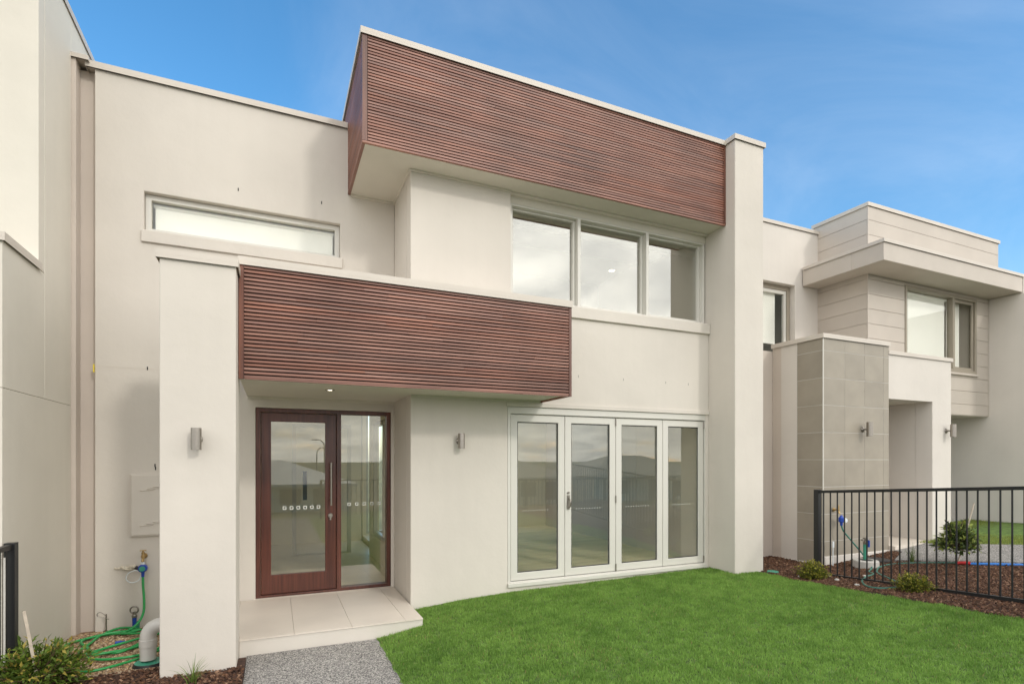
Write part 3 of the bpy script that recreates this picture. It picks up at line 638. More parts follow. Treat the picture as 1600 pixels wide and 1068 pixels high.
# far fin wall, recess behind
MB().box(RX1+.001, RX1+.3, 4.3, 9.2, -.2, 4.55).build('fin_wall', M['renderR'], NR, .006)
MB().box(RX1+.02, RX1+.3, 5.2, 6.7, 4.5501, 4.90).build('fin_wall', M['renderR'], NR)
MB().box(9.901, RX1, 9.0, 9.2, -.2, 2.5).build('recess_wall', M['renderR'], NR)
MB().box(9.901, RX1, RYb, 9.0, 2.36, 2.5).build('recess_soffit', M['soffit'], NR)
MB().box(9.905, RX1, 6.0, 9.0, -.1, .345).build('recess_floor', M['conc'], NR)
MB().box(8.95, 12.7, RYb, 10, 4.9, 5.0).build('roof', M['cap'], NR); MB().box(RX1+.32, RX1+.34, 5.8, 6.6, 2.3, 4.5).build('side_wall', M['board'], NR)

# ------------------------------------------------------------------ beds, lawns and paths
ln = lambda a, b, n: np.linspace(a, b, n)
sheet('path', [-.218, .3, .875], [-3.2, 0, 5.105], M['path'], zf=lambda X, Y: np.full(X.shape, -.14))
sheet('lawn', np.concatenate([ln(.878, 3, 12), ln(3.3, 5.88, 8)]), [-3.2, -1, 0, 1, 2, 2.5, 3, 3.5, 4, 4.7, 5.05, 5.683], M['turf'])
def Gl(X, Y): return np.where(Y < 5.02, -.10-.02*np.clip((-.8-X), 0, 2), -.10)
sheet('mulch_bed', ln(-2.2, -.222, 6), [-3.2, 0, 3, 4.4, 5.0], M['soil'], zf=lambda X, Y: np.full(X.shape, -.115))
sheet('gravel_bed', ln(-2.2, -.77, 6), [5.03, 5.6, 6.5, 7.0], M['gsoil'], zf=lambda X, Y: np.full(X.shape, -.185))
MB().box(-2.0, -.795, 5.002, 5.028, -.3, -.105).build('garden_edging', M['edging'], None, .003)['kind'] = 'structure'
sheet('mulch_bed', ln(5.883, 9.4, 18), [-3.2, 0, 1.5, 2.5, 2.9, 3.3, 3.7, 4.1, 4.5, 4.9, 5.3, 5.9], M['soil'], .004, zf=lambda X, Y: G(X, Y)-.12*np.clip((X-(8.1+(Y-3.4)*.28))/.5, 0, 1))
# neighbour's path and lawn (edges run a little askew, as laid)
def strip(name, pts, m, dz, kind='structure'):
    b = MB(); V = [(x, y, float(G(x, y))+dz) for x, y in pts]; n = len(V); V2 = [(x, y, z-.2) for x, y, z in V]
    b.add(V+V2, [tuple(range(n))]+[((i+1) % n, i, n+i, n+(i+1) % n) for i in range(n)]); o = b.build(name, m); o['kind'] = kind; return o
strip('path', [(7.74, 4.62), (8.36, 3.46), (8.85, 2.4), (10.2, 2.4), (9.60, 3.95), (8.98, 5.02), (8.31, 5.02), (8.31, 4.85)], M['path'], .03)
strip('lawn', [(8.98, 5.045), (9.60, 3.96), (10.1, 2.7), (12.40, 2.7), (12.40, 6.0), (9.92, 6.0), (9.92, 5.045)], M['turf'], .02)

def blades(name, X, Y, Z, hmin, hmax, wd, cols, lean=.55):
    n = len(X); h = rng.uniform(hmin, hmax, n); a = rng.uniform(0, 2*np.pi, n); la = rng.uniform(0, 2*np.pi, n); le = rng.uniform(.1, lean, n)*h*1.4
    ux, uy = np.cos(a)*wd/2, np.sin(a)*wd/2; lx, ly = np.cos(la)*le, np.sin(la)*le
    V = np.zeros((n, 5, 3)); V[:, 0] = np.stack([X-ux, Y-uy, Z-.004], 1); V[:, 1] = np.stack([X+ux, Y+uy, Z-.004], 1)
    V[:, 2] = np.stack([X+ux*.75+lx*.35, Y+uy*.75+ly*.35, Z+h*.55], 1); V[:, 3] = np.stack([X-ux*.75+lx*.35, Y-uy*.75+ly*.35, Z+h*.55], 1)
    V[:, 4] = np.stack([X+lx, Y+ly, Z+h], 1); k = np.arange(n)[:, None]*5
    F = np.stack([k+[0, 1, 2], k+[0, 2, 3], k+[3, 2, 4]], 1).reshape(-1, 3)
    return V.reshape(-1, 3), F, np.repeat(cols, 3, 0)
def vnoise(x, y, s, seed):
    r = np.random.default_rng(seed); g = r.random((64, 64)); xi = (x*s) % 63; yi = (y*s) % 63; i = xi.astype(int); j = yi.astype(int); fx = xi-i; fy = yi-j
    fx = fx*fx*(3-2*fx); fy = fy*fy*(3-2*fy)
    return (g[i, j]*(1-fx)+g[(i+1) % 64, j]*fx)*(1-fy)+(g[i, (j+1) % 64]*(1-fx)+g[(i+1) % 64, (j+1) % 64]*fx)*fy
def turf(name, label, n, inside, box, hr, wd, c_lo, c_hi, dz=0.0):
    X = rng.uniform(box[0], box[1], n); Y = rng.uniform(box[2], box[3], n); ok = inside(X, Y); X = X[ok]; Y = Y[ok]
    t = .30*vnoise(X, Y, 2.3, 3)+.45*vnoise(X, Y, 11, 4)+.12
    dens = vnoise(X, Y, 34, 6); keep = rng.random(len(X)) < np.clip(-.05+1.5*dens, .08, 1); X, Y, t = X[keep], Y[keep], t[keep]
    t = np.clip(t+rng.normal(0, .20, len(X)), 0, 1)[:, None]; cols = np.array(c_lo)*(1-t)+np.array(c_hi)*t
    dry = rng.random(len(X)) < .012+.16*np.clip(vnoise(X, Y, 3.1, 8)-.62, 0, 1); cols[dry] = np.array((.42, .37, .15))*rng.uniform(.7, 1.1, (dry.sum(), 1))
    V, F, C = blades(name, X, Y, G(X, Y)+dz+.006*vnoise(X, Y, 5, 5), hr[0], hr[1], wd, cols)
    o = tonemesh(name, V, F, C, M['blade'], kind='stuff'); return props(o, label, 'grass')
D_ = lambda X, Y: X*.403+Y*.915
turf('grass', 'short dense green turf of the front lawn', 400000, lambda X, Y: (D_(X, Y) > 3.0) & (X > .868+.012*np.sin(Y*23)) & (X < 5.885+.02*np.sin(Y*13)+.012*np.sin(Y*41)) & ((Y < 5.10) | (X > XB+.002)) & ((Y < YB-.028) ) & ((Y < YC) | (X < XC0-.005)), (.86, 5.92, 1.6, 5.68), (.011, .027), .0052, (.115, .235, .040), (.34, .53, .12))
turf('grass', 'drier yellow-green turf beyond the right-hand fence', 60000, lambda X, Y: (X > 8.98+(5.045-Y)*.571) & ((Y < 5.04) | (X > 9.905)) , (8.9, 12.4, 2.9, 6.0), (.015, .04), .007, (.18, .23, .05), (.38, .43, .11), .02)
# ragged edge blades against walls
def litter(name, label, cat, n, box, inside, zf, smin, smax, flat, cols, m, parent=None):
    """loose chips or pebbles: each a small irregular 8-corner lump"""
    X = rng.uniform(box[0], box[1], n); Y = rng.uniform(box[2], box[3], n); ok = inside(X, Y); X, Y = X[ok], Y[ok]; n = len(X)
    l = rng.uniform(smin, smax, n)[:, None]; asp = rng.uniform(.3, .8, n)[:, None]; an = rng.uniform(0, 2*np.pi, n); ti = rng.normal(0, .45, (n, 2))*(1-flat*.3)
    c = np.array([[-1, -1, -1], [1, -1, -1], [1, 1, -1], [-1, 1, -1], [-.7, -.7, 1], [.7, -.7, 1], [.7, .7, 1], [-.7, .7, 1]])[None]*rng.uniform(.6, 1, (n, 8, 1))
    P = c*np.concatenate([l, l*asp, l*asp*flat], 1)[:, None, :]*.5
    x = P[..., 0]; y = P[..., 1]; z = P[..., 2]; z = z+x*ti[:, :1]+y*ti[:, 1:]
    ca, sa = np.cos(an)[:, None], np.sin(an)[:, None]
    V = np.stack([X[:, None]+x*ca-y*sa, Y[:, None]+x*sa+y*ca, (zf(X, Y)+.004)[:, None]+z], -1)
    k = np.arange(n)[:, None]*8; q = np.array([[0, 1, 5, 4], [1, 2, 6, 5], [2, 3, 7, 6], [3, 0, 4, 7], [4, 5, 6, 7]])
    F = (k[:, :, None]+q[None]).reshape(-1, 4); ci = rng.integers(0, len(cols), n); C = np.repeat(np.array(cols)[ci]*rng.uniform(.7, 1.25, (n, 1)), 5, 0)
    o = tonemesh(name, V.reshape(-1, 3), F, C, m, kind='stuff'); return props(o, label, cat)
mc = [(.080, .038, .020), (.115, .055, .028), (.058, .030, .018), (.14, .07, .042), (.09, .042, .026), (.065, .034, .024), (.22, .13, .08)]
gm = lambda X, Y: G(X, Y)+.012
litter('mulch', 'dark brown bark mulch chips between lawn and right-hand fence', 'mulch', 42000, (5.87, 8.7, 2.3, 5.84), lambda X, Y: (D_(X, Y) > 3.6) & ((X < 7.72+(4.62-Y)*.534) & (Y < 4.62) | (Y >= 4.62) & (Y > 4.63+(X-7.74)*.41)) & (X > 5.895+.03*np.sin(Y*9)) & ((Y < YC) | (X > XC1)) & ((Y < CY0-.02) | (X < CX0-.02)), gm, .012, .038, .45, mc, M['chip'])
litter('mulch', 'dark brown bark mulch chips in front of the entry pier', 'mulch', 8000, (-2.1, -.225, 3.9, 5.0), lambda X, Y: (Y < YP) | (X < -.8), lambda X, Y: np.full(X.shape, -.105), .011, .036, .45, mc, M['chip'])
litter('gravel', 'tan pebble gravel under the green hose', 'gravel', 9000, (-1.8, -.78, 5.03, 6.52), lambda X, Y: (X > -1.795) & ~((X > -.80) & (Y < 5.22)), lambda X, Y: np.full(X.shape, -.178), .012, .034, .8, [(.42, .28, .15), (.52, .38, .23), (.34, .21, .12), (.30, .22, .15), (.60, .48, .33), (.24, .14, .08), (.46, .33, .20)], M['pebble'])
U_ST = bpy.data.meshes.new('stone')
bm = bmesh.new(); bmesh.ops.create_icosphere(bm, subdivisions=2, radius=1)
for v in bm.verts: v.co *= random.uniform(.82, 1.12)
bm.to_mesh(U_ST); bm.free(); U_ST.materials.append(M['conc'])
for i, (x, y, s) in enumerate(((6.32, 4.56, .03), (6.20, 4.36, .026), (6.10, 4.05, .022), (6.62, 4.30, .02), (6.05, 4.75, .018))):
    o = bpy.data.objects.new('stone', U_ST); COL.objects.link(o); o.location = (x, y, float(G(x, y))+.02); o.scale = (s*1.3, s, s*.7); o.rotation_euler = (0, 0, i)
    props(o, ('pale stone on the mulch just right of the fence-post shrub', 'pale stone on the mulch under the second fence bar', 'pale stone at the lawn edge left of the dark hose loop', 'pale stone on the mulch inside the dark hose loop', 'smallest pale stone, on mulch left of the fence-post shrub')[i], 'stone', 'pale stones on the mulch')

# ------------------------------------------------------------------ wall lights and downlight
def wall_light(x, y, z, label, r=.036, hl=.165, stand=.075, fx=0):
    t = thing('wall_light', label, 'wall light', (x, y, z), 'cylinder wall lights')
    MB().lathe((x, y-stand, z), [(r*.82, -hl/2+.012), (r*.82, -hl/2), (r, -hl/2), (r, -.0015), (r*.985, -.001), (r*.985, .001), (r, .0015), (r, hl/2), (r*.82, hl/2), (r*.82, hl/2-.012), (0, hl/2-.012)], 24).build('cylinder', M['steel'], t)
    MB().lathe((x, y-stand, z), [(0, -hl/2+.012), (r*.82, -hl/2+.012)], 24).build('lens', M['clear'], t)
    MB().bar((x, y-stand+r*.9, z), (x, y-.008, z), .012).build('arm', M['steel'], t)
    MB().lathe((x, y, z), [(.0, -.022), (.022, -.02), (.036, -.010), (.038, -.001)], 20, 'y').build('wall_plate', M['steel'], t)
    return t
wall_light(-.545, YP-.001, 1.687, 'brushed steel cylinder wall light on the entry pier')
wall_light(1.866, YB-.001, 1.735, 'brushed steel cylinder wall light between entry and folding glass doors')
wall_light(7.70, CY0-.001, 1.96, 'brushed steel cylinder wall light on the grey tiled column', .04, .20, .10)
wall_light(9.76, 5.05-.001, 1.985, 'brushed steel cylinder wall light on the right neighbour\'s portal pier', .04, .20, .10)
t = thing('downlight', 'small round lit downlight in the porch soffit', 'downlight', (.50, 5.62, ZLB+.0))
MB().lathe((.50, 5.62, ZLB+.0115), [(.030, -.001), (.034, -.006), (.046, -.004), (.047, 0)], 24).build('trim_ring', M['steel'], t)
MB().lathe((.50, 5.62, ZLB+.0115), [(.0, -.0012), (.030, -.0012)], 24).build('lens', M['glow'], t)

# ------------------------------------------------------------------ meter box, taps, pipes and hose at the left
t = thing('meter_box', 'cream louvred meter box on the wall behind the entry pier', 'meter box', (-1.1, YA, .75))
MB().box(-1.332, -.86, YA-.03, YA-.001, .752, 1.388).build('box', M['render'], t, .004)
MB().box(-1.322, -.87, YA-.042, YA-.0305, .765, 1.375).build('door', M['render'], t, .006)
for z0 in (1.225, .87):
    for k in range(5):
        x = -1.245+k*.055; z = z0+.017*k
        MB().add([(x, YA-.0425, z), (x+.115, YA-.0425, z+.004), (x+.115, YA-.052, z-.002), (x, YA-.052, z-.006), (x, YA-.0425, z-.012), (x+.115, YA-.0425, z-.008)], [(0, 1, 2, 3), (3, 2, 5, 4), (0, 3, 4), (1, 5, 2)]).build('louvre', M['render'], t)
def tap(t, x, y, z, m='brass', body=True):
    b = MB(); b.lathe((x, y, z), [(0, -.03), (.012, -.03), (.014, -.01), (.019, -.008), (.019, .008), (.013, .012), (.012, .03), (.015, .032), (.015, .044), (.008, .048), (.007, .065), (0, .066)], 14)
    b.bar((x, y, z), (x, y+.07, z), .011); b.lathe((x, y+.065, z), [(0, -.008), (.026, -.006), (.028, .0)], 16, 'y')
    b.bar((x-.028, y, z+.062), (x+.028, y, z+.062), .0055); b.bar((x, y-.003, z-.02), (x, y-.02, z-.05), .012, .013)
    return b.build('tap_body', M[m], t)
x, y = -1.214, YA-.072
t = thing('garden_tap', 'brass garden tap with blue water timer beside the meter box', 'tap', (x, y, .4))
tap(t, x, y, .555)
tm = MB(); tm.lathe((x, y-.01, .44), [(0, -.034), (.028, -.034), (.040, -.02), (.042, 0), (.040, .02), (.028, .03), (0, .03)], 22, 'y'); tm.bar((x, y-.01, .50), (x, y-.01, .475), .017); tm.bar((x, y-.01, .41), (x, y-.01, .355), .016, .014)
o = tm.build('water_timer', M['bluep'], t)
MB().lathe((x, y-.01, .44), [(0, -.0355), (.020, -.0355), (.026, -.0345)], 18, 'y').build('dial', M['greenp'], o)
MB().lathe((x, y-.01, .49), [(.012, -.012), (.019, -.01), (.019, .012), (.012, .014)], 16).build('collar', M['clear'], t)
MB().tube([(x-.02, y-.01, .40), (x-.06, y-.02, .425), (x-.12, y-.02, .40), (x-.14, y-.01, .345), (x-.10, y-.01, .305), (x-.04, y-.01, .32), (x-.012, y-.01, .375)], .0055, 6).build('cable_loop', M['clear'], t)
t = thing('pipe_stub', 'foam-crusted pipe stub poking from the wall left of the tap', 'pipe stub', (-1.35, YA-.03, .44))
fb = MB(); fb.tube([(-1.462, YA-.03, .452), (-1.43, YA-.035, .445), (-1.40, YA-.028, .456), (-1.36, YA-.034, .447), (-1.32, YA-.027, .455), (-1.285, YA-.03, .447)], lambda u: .006+.016*u+.004*math.sin(u*37), 8, 4)
fb.tube([(-1.40, YA-.03, .455), (-1.375, YA-.05, .44), (-1.34, YA-.04, .430), (-1.32, YA-.03, .435)], .009, 6, 3); fb.build('foam', M['foam'], t)
MB().bar((-1.29, YA-.03, .445), (-1.262, YA-.03, .435), .018).build('end_cap', M['blackp'], t)
t = thing('water_riser', 'blue standpipe with a grey ring valve rising from the gravel', 'standpipe', (-1.275, YA-.08, -.19))
MB().bar((-1.285, YA-.08, -.2), (-1.285, YA-.08, -.045), .019).build('pipe', M['bluep'], t)
MB().bar((-1.257, YA-.075, -.2), (-1.257, YA-.075, -.09), .016).build('sleeve', M['greenp'], t)
rb = MB(); rb.lathe((-1.285, YA-.08, -.045), [(.022, 0), (.024, .02), (.016, .03), (.016, .05), (.020, .055), (0, .06)], 14)
q = [(-1.285+.034*math.cos(a), YA-.085, .032+.034*math.sin(a)) for a in ln(0, 2*math.pi, 17)]; rb.tube(q, .008, 6, 2); rb.build('valve', M['steel'], t)
t = thing('wire_peg', 'thin grey wire peg with a hooked end in the gravel corner', 'peg', (-1.52, YA-.1, -.19))
MB().bar((-1.512, YA-.1, -.19), (-1.512, YA-.1, .02), .006).bar((-1.535, YA-.1, -.005), (-1.49, YA-.1, -.035), .005).build('rod', M['steel'], t)
MB().tube([(-1.512, YA-.1, -.0), (-1.54, YA-.1, .03), (-1.565, YA-.1, .042), (-1.585, YA-.1, .025), (-1.58, YA-.1, .005)], .0035, 6).build('hook', M['steel'], t)
# big grey downpipe bend
t = thing('downpipe', 'fat grey plastic pipe bend beside the entry pier', 'pipe', (-.95, 5.3, -.19))
px, py = -.962, 5.30
MB().tube([(px, py, -.12), (px, py, .02), (px, py, .06), (px+.008, py, .10), (px+.035, py, .135), (px+.08, py, .155), (px+.13, py, .158), (px+.30, py, .158)], .059, 22, 5).build('bend', M['pvc'], t)
MB().lathe((px, py, 0), [(.0595, -.015), (.064, -.013), (.064, .045), (.0595, .047)], 24).build('socket', M['pvc'], t)
MB().lathe((px+.01, py-.01, -.19), [(.118, -.02), (.116, .03), (.108, .05), (.104, .052)], 26).build('pit_ring', M['blackp'], t)
MB().lathe((px+.01, py-.01, -.19), [(.104, .0525), (.0, .0535)], 26).build('pit_lid', M['greenp'], t)
# green hose: drop from the timer, loose coil on the gravel
hz = -.160
pts = [(x, YA-.082, .36), (x+.003, YA-.084, .25), (x+.012, YA-.09, .12), (x+.008, YA-.10, .0), (x-.03, YA-.13, -.09), (x-.085, YA-.19, hz+.03), (x-.14, YA-.26, hz+.01)]
cx, cy = -1.34, 6.02
for k in range(30):
    a = 1.2+k*.62; rr = 1+.16*math.sin(k*1.7)
    ra, rb2 = (.30*rr, .33*rr) if k < 22 else (.30*rr+.02*(k-22), .33*rr+.03*(k-22))
    pts.append((min(cx+.05*math.sin(k*.5)+ra*math.cos(a), -.84), min(cy+.06*math.cos(k*.37)+rb2*math.sin(a), YA-.07), hz+.006+.018*((k*7) % 4)/3))
pts += [(-1.62, 5.66, hz), (-1.55, 5.40, hz), (-1.35, 5.30, hz), (-1.12, 5.42, hz), (-.95, 5.62, hz), (-.84, 5.85, hz)]
MB().tube(pts, .0115, 8, 5).build('garden_hose', M['hose'])
props(bpy.data.objects['garden_hose'], 'bright green garden hose hanging from the timer and coiled on the gravel', 'hose')
t = MB().bar((-1.34, 5.98, hz+.012), (-1.29, 5.985, hz+.014), .014).bar((-1.29, 5.985, hz+.014), (-1.265, 5.987, hz+.014), .009).build('hose_connector', M['bluep']); props(t, 'small blue hose connector lying in the hose coil', 'hose fitting')

# ------------------------------------------------------------------ fences
def fence(label, p0, p1, zb0, zb1, zt0, zt1, n, posts=(0,), group=None, bw=.0085, pw=.032):
    p0 = Vector((*p0, 0)); p1 = Vector((*p1, 0)); d = (p1-p0).normalized(); an = math.atan2(d.y, d.x)
    t = thing('fence', label, 'fence', (p0.x, p0.y, zb0-.08), group); Ln = (p1-p0).length
    def rail(z0, z1, hh, nm):
        nrm = Vector((-d.y, d.x, 0))*.019; A = p0.copy(); B = p1.copy(); v = []
        for q, z in ((A, z0), (B, z1)):
            for s1, s2 in ((-1, -1), (1, -1), (1, 1), (-1, 1)): e = q+nrm*s1; v.append((e.x, e.y, z+hh*s2))
        MB().add(v, [(0, 1, 2, 3), (7, 6, 5, 4), (0, 4, 5, 1), (1, 5, 6, 2), (2, 6, 7, 3), (3, 7, 4, 0)]).build(nm, M['fence'], t, .002)
    rail(zt0, zt1, .0175, 'top_rail'); rail(zb0, zb1, .0175, 'bottom_rail')
    b = MB().bar((0, 0, 0), (0, 0, 1), bw, n=8); me = bpy.data.meshes.new('bar'); me.from_pydata(b.v, [], b.f); me.polygons.foreach_set('use_smooth', b.sm); me.materials.append(M['fence'])
    for i in range(n):
        u = (i+.6)/n; q = p0.lerp(p1, u); z0 = zb0+(zb1-zb0)*u-.012; z1 = zt0+(zt1-zt0)*u+.0; piece('bar', me, t, (q.x, q.y, z0), (1, 1, z1-z0))
    for u in posts:
        q = p0.lerp(p1, u)-d*(.03 if u == 0 else -.03); z0 = zb0+(zb1-zb0)*u; z1 = zt0+(zt1-zt0)*u
        MB().box(q.x-pw, q.x+pw, q.y-pw, q.y+pw, z0-.35, z1+.02).box(q.x-pw-.001, q.x+pw+.001, q.y-pw-.001, q.y+pw+.001, z1+.0201, z1+.026).build('post', M['fence'], t, .003)
    return t
fence('black tubular metal fence beside the mulch bed on the right', (6.404, 4.735), (6.404, .35), .062, .375, 1.118, 1.43, 48, (0, 1))
fence('black metal fence post and rail cut off at the left edge', (-1.742, 4.98), (-1.742, 1.2), -.03, -.02, .905, .93, 40, (0, 1))
MB().bar((-1.745, 4.915, -.12), (-1.745, 4.915, .84), .006).build('conduit', M['pvc']); props(bpy.data.objects['conduit'], 'thin white upright tube beside the left fence post', 'tube')

# ------------------------------------------------------------------ garden fittings at the right
xr_, yr_ = 7.075, CY0-.075
t = thing('garden_tap', 'brass garden tap with blue timer on the grey tiled column', 'tap', (xr_, CY0, .6))
tap(t, xr_, yr_, .84)
MB().lathe((xr_+.02, yr_-.03, .70), [(0, -.07), (.016, -.07), (.018, -.03), (.036, -.02), (.036, .035), (.02, .05), (.014, .07), (0, .07)], 16).build('water_timer', M['bluep'], t)
MB().lathe((xr_+.065, yr_-.04, .70), [(0, -.03), (.028, -.03), (.034, -.01), (.034, .01), (0, .012)], 16, 'y').build('dial', M['clear'], t)
gz = lambda x, y, d=.014: (x, y, float(G(x, y))+d+.006)
hp = [(xr_+.02, yr_-.03, .635), (xr_+.04, yr_-.05, .55), (xr_+.13, yr_-.12, .40), (xr_+.16, yr_-.25, .24), (xr_+.05, yr_-.42, .13), gz(6.92, 4.44), gz(6.80, 4.30), gz(6.62, 4.27), gz(6.36, 4.16), gz(6.18, 4.02), gz(6.10, 3.90), gz(6.12, 3.80), gz(6.22, 3.74), gz(6.36, 3.72), gz(6.46, 3.78), gz(6.58, 3.92), gz(6.72, 4.10), gz(6.83, 4.24), gz(6.98, 4.38), gz(7.22, 4.50), gz(7.42, 4.52), gz(7.62, 4.44), gz(7.80, 4.26), gz(7.95, 4.05), gz(8.03, 3.88)]
MB().tube(hp, .010, 8, 5).build('garden_hose', M['hoseD']); props(bpy.data.objects['garden_hose.001'], 'dark green garden hose looping under the right-hand fence', 'hose')
MB().tube([gz(7.98, 3.86, .02), gz(8.10, 3.62, .024), gz(8.24, 3.42, .016), gz(8.37, 3.16, .022), gz(8.55, 2.85, .018), gz(8.76, 2.5, .02)], .017, 8, 5).build('flat_hose', M['hoseB']); props(bpy.data.objects['flat_hose'], 'blue hose laid along the edge of the neighbour\'s path', 'hose')
MB().tube([gz(7.905, 3.97, .03), gz(7.94, 3.91, .034), gz(7.975, 3.86, .03)], .020, 8, 5).build('hose_coupling', M['redp']); props(bpy.data.objects['hose_coupling'], 'short red coupling at the end of the blue hose', 'hose fitting')
t = thing('water_riser', 'green standpipe with a brass valve on a round concrete collar', 'standpipe', (7.22, 4.72, .05))
MB().lathe((7.20, 4.66, .06), [(.150, 0), (.153, .02), (.150, .125), (.142, .135), (.085, .137)], 26).build('concrete_collar', M['conc'], t)
MB().lathe((7.20, 4.66, .06), [(.086, .138), (.0, .141)], 22).build('lid', M['blackp'], t)
MB().bar((7.22, 4.68, .16), (7.22, 4.68, .40), .026).build('pipe', M['greenp'], t)
vb = MB().lathe((7.22, 4.68, .40), [(.028, 0), (.030, .03), (.018, .04), (.018, .07), (.030, .075), (.03, .09), (0, .092)], 14); vb.bar((7.15, 4.68, .46), (7.28, 4.68, .46), .012); vb.build('valve', M['steel'], t)
MB().bar((7.275, 4.67, .36), (7.275, 4.67, .45), .014).build('lever', M['bluep'], t)
t = MB().lathe((7.62, 4.78, float(G(7.62, 4.78))), [(.17, .0), (.17, .03), (.155, .036), (0, .037)], 26).build('drain_cover', M['blackp']); props(t, 'round black drain cover on mulch beside the tiled column', 'drain cover')
t = MB().lathe((5.99+.03, 5.12, float(G(6.02, 5.12))-.004), [(.072, -.03), (.072, .024), (.064, .029), (.0, .030)], 24).build('drain_cover', M['greenp']); props(t, 'small round green cover in mulch at the foot of the fin wall', 'drain cover')
t = thing('wire_peg', 'thin pale peg by the tiled column behind the fence post', 'peg', (6.93, 4.93, .0))
MB().bar((6.93, 4.93, .0), (6.93, 4.93, .40), .007).build('rod', M['clear'], t); MB().box(6.915, 6.945, 4.92, 4.935, .34, .42).build('clip', M['clear'], t)

# ------------------------------------------------------------------ plants
def leafset(C, Dn, size, cols, fold=.25, wd=.42):
    """pointed leaves, folded along the midrib: base C, direction Dn"""
    n = len(C); Dn = Dn/np.linalg.norm(Dn, axis=1, keepdims=True); up = rng.normal(0, .5, (n, 3))+[0, 0, 1]
    s = np.cross(Dn, up); s /= np.linalg.norm(s, axis=1, keepdims=True)+1e-9; nr = np.cross(s, Dn); L_ = size[:, None]; w_ = L_*wd*.5
    tip = C+Dn*L_-nr*L_*.12; m1 = C+Dn*L_*.45+nr*L_*.04
    a = C+Dn*L_*.42+s*w_+nr*w_*fold*2; b = C+Dn*L_*.42-s*w_+nr*w_*fold*2
    V = np.stack([C, a, tip, b, m1], 1); k = np.arange(n)[:, None]*5
    F = np.stack([k+[0, 1, 4], k+[1, 2, 4], k+[2, 3, 4], k+[3, 0, 4]], 1).reshape(-1, 3)
    return V.reshape(-1, 3), F, np.repeat(cols, 4, 0)
def bush(label, loc, rx, rz, nb, lpb, ls, c_lo, c_hi, tipc, group=None, name='shrub', trunk=0.0, tipfrac=.2, wd=.42):
    t = thing(name, label, 'shrub', loc, group); sb = MB(); Cs, Ds, Ss, Ts = [], [], [], []
    base = np.array(loc)+[0, 0, trunk]
    if trunk: sb.tube([loc, np.array(loc)+[.01, .01, trunk*.5], base], .010, 6, 3)
    for i in range(nb):
        u = rng.uniform(0, 2*np.pi); e = math.asin(rng.uniform(-.05 if trunk else .08, 1)); ln_ = rng.uniform(.6, 1.05)
        if i % 9 == 0: ln_ *= 1.15
        tip = base+np.array([math.cos(u)*math.cos(e)*rx, math.sin(u)*math.cos(e)*rx, math.sin(e)*rz])*ln_
        mid = base*.45+tip*.55+np.array([0, 0, rz*.10]); sb.tube([base, mid, tip], lambda q: .0045*(1-q)+.0015, 5, 3, False)
        for k in range(lpb):
            q = rng.uniform(.35, 1)**.7; p = (1-q)**2*base+2*q*(1-q)*mid+q*q*tip; o_ = rng.normal(0, 1, 3); d = (tip-base)/np.linalg.norm(tip-base)*.7+o_*.62+[0, 0, .15]
            Cs.append(p+o_*ls*.25); Ds.append(d); Ss.append(ls*rng.uniform(.6, 1.2)); Ts.append((q, rng.random()))
    Cs, Ds, Ss, Ts = map(np.array, (Cs, Ds, Ss, Ts)); k = np.clip(Ts[:, 1:2]*.8+.2*Ts[:, :1], 0, 1)
    cols = np.array(c_lo)*(1-k)+np.array(c_hi)*k; new = (Ts[:, 0] > .86) & (rng.random(len(Ts)) < tipfrac*2.4); cols[new] = np.array(tipc)*rng.uniform(.75, 1.15, (new.sum(), 1))
    V, F, T = leafset(Cs, Ds, Ss, cols, wd=wd); tonemesh('foliage', V, F, T, M['leaf'], t); sb.build('stems', M['bark'], t)
    return t
gl = lambda x, y: (x, y, float(G(x, y)))
sh = 'low yellow-green shrubs along the mulch'
bush('low rounded yellow-green shrub in front of the fence post', gl(6.13, 4.63), .20, .235, 150, 22, .028, (.05, .085, .012), (.17, .20, .025), (.36, .33, .05), sh, tipfrac=.3, wd=.5)
bush('low rounded yellow-green shrub beside the loop of dark hose', gl(6.28, 3.55), .20, .20, 150, 22, .026, (.05, .085, .012), (.17, .20, .025), (.36, .33, .05), sh, tipfrac=.3, wd=.5)
bush('upright dark green shrub staked behind the right-hand fence', gl(7.92, 3.98), .25, .40, 95, 16, .055, (.025, .05, .012), (.09, .13, .03), (.25, .30, .06), trunk=.20, tipfrac=.25, wd=.5)
bush('glossy green shrub with yellow new leaves at the lower left corner', (-1.56, 4.90, -.115), .34, .35, 150, 20, .052, (.035, .065, .012), (.17, .25, .035), (.42, .34, .07), tipfrac=.13, wd=.40)
t = MB().bar((7.98, 4.00, float(G(7.98, 4.0))), (8.06, 3.86, .98), .009, .009, 8).build('plant_stake', M['stake']); props(t, 'thin tan stake leaning through the dark green shrub', 'stake')
t = MB().box(-.009, .009, -.009, .009, 0, .60).build('plant_stake', M['stake']); t.location = (-1.52, 4.83, -.12); t.rotation_euler = (0, R(-8), .3); props(t, 'pale timber stake leaning in the corner shrub', 'stake')
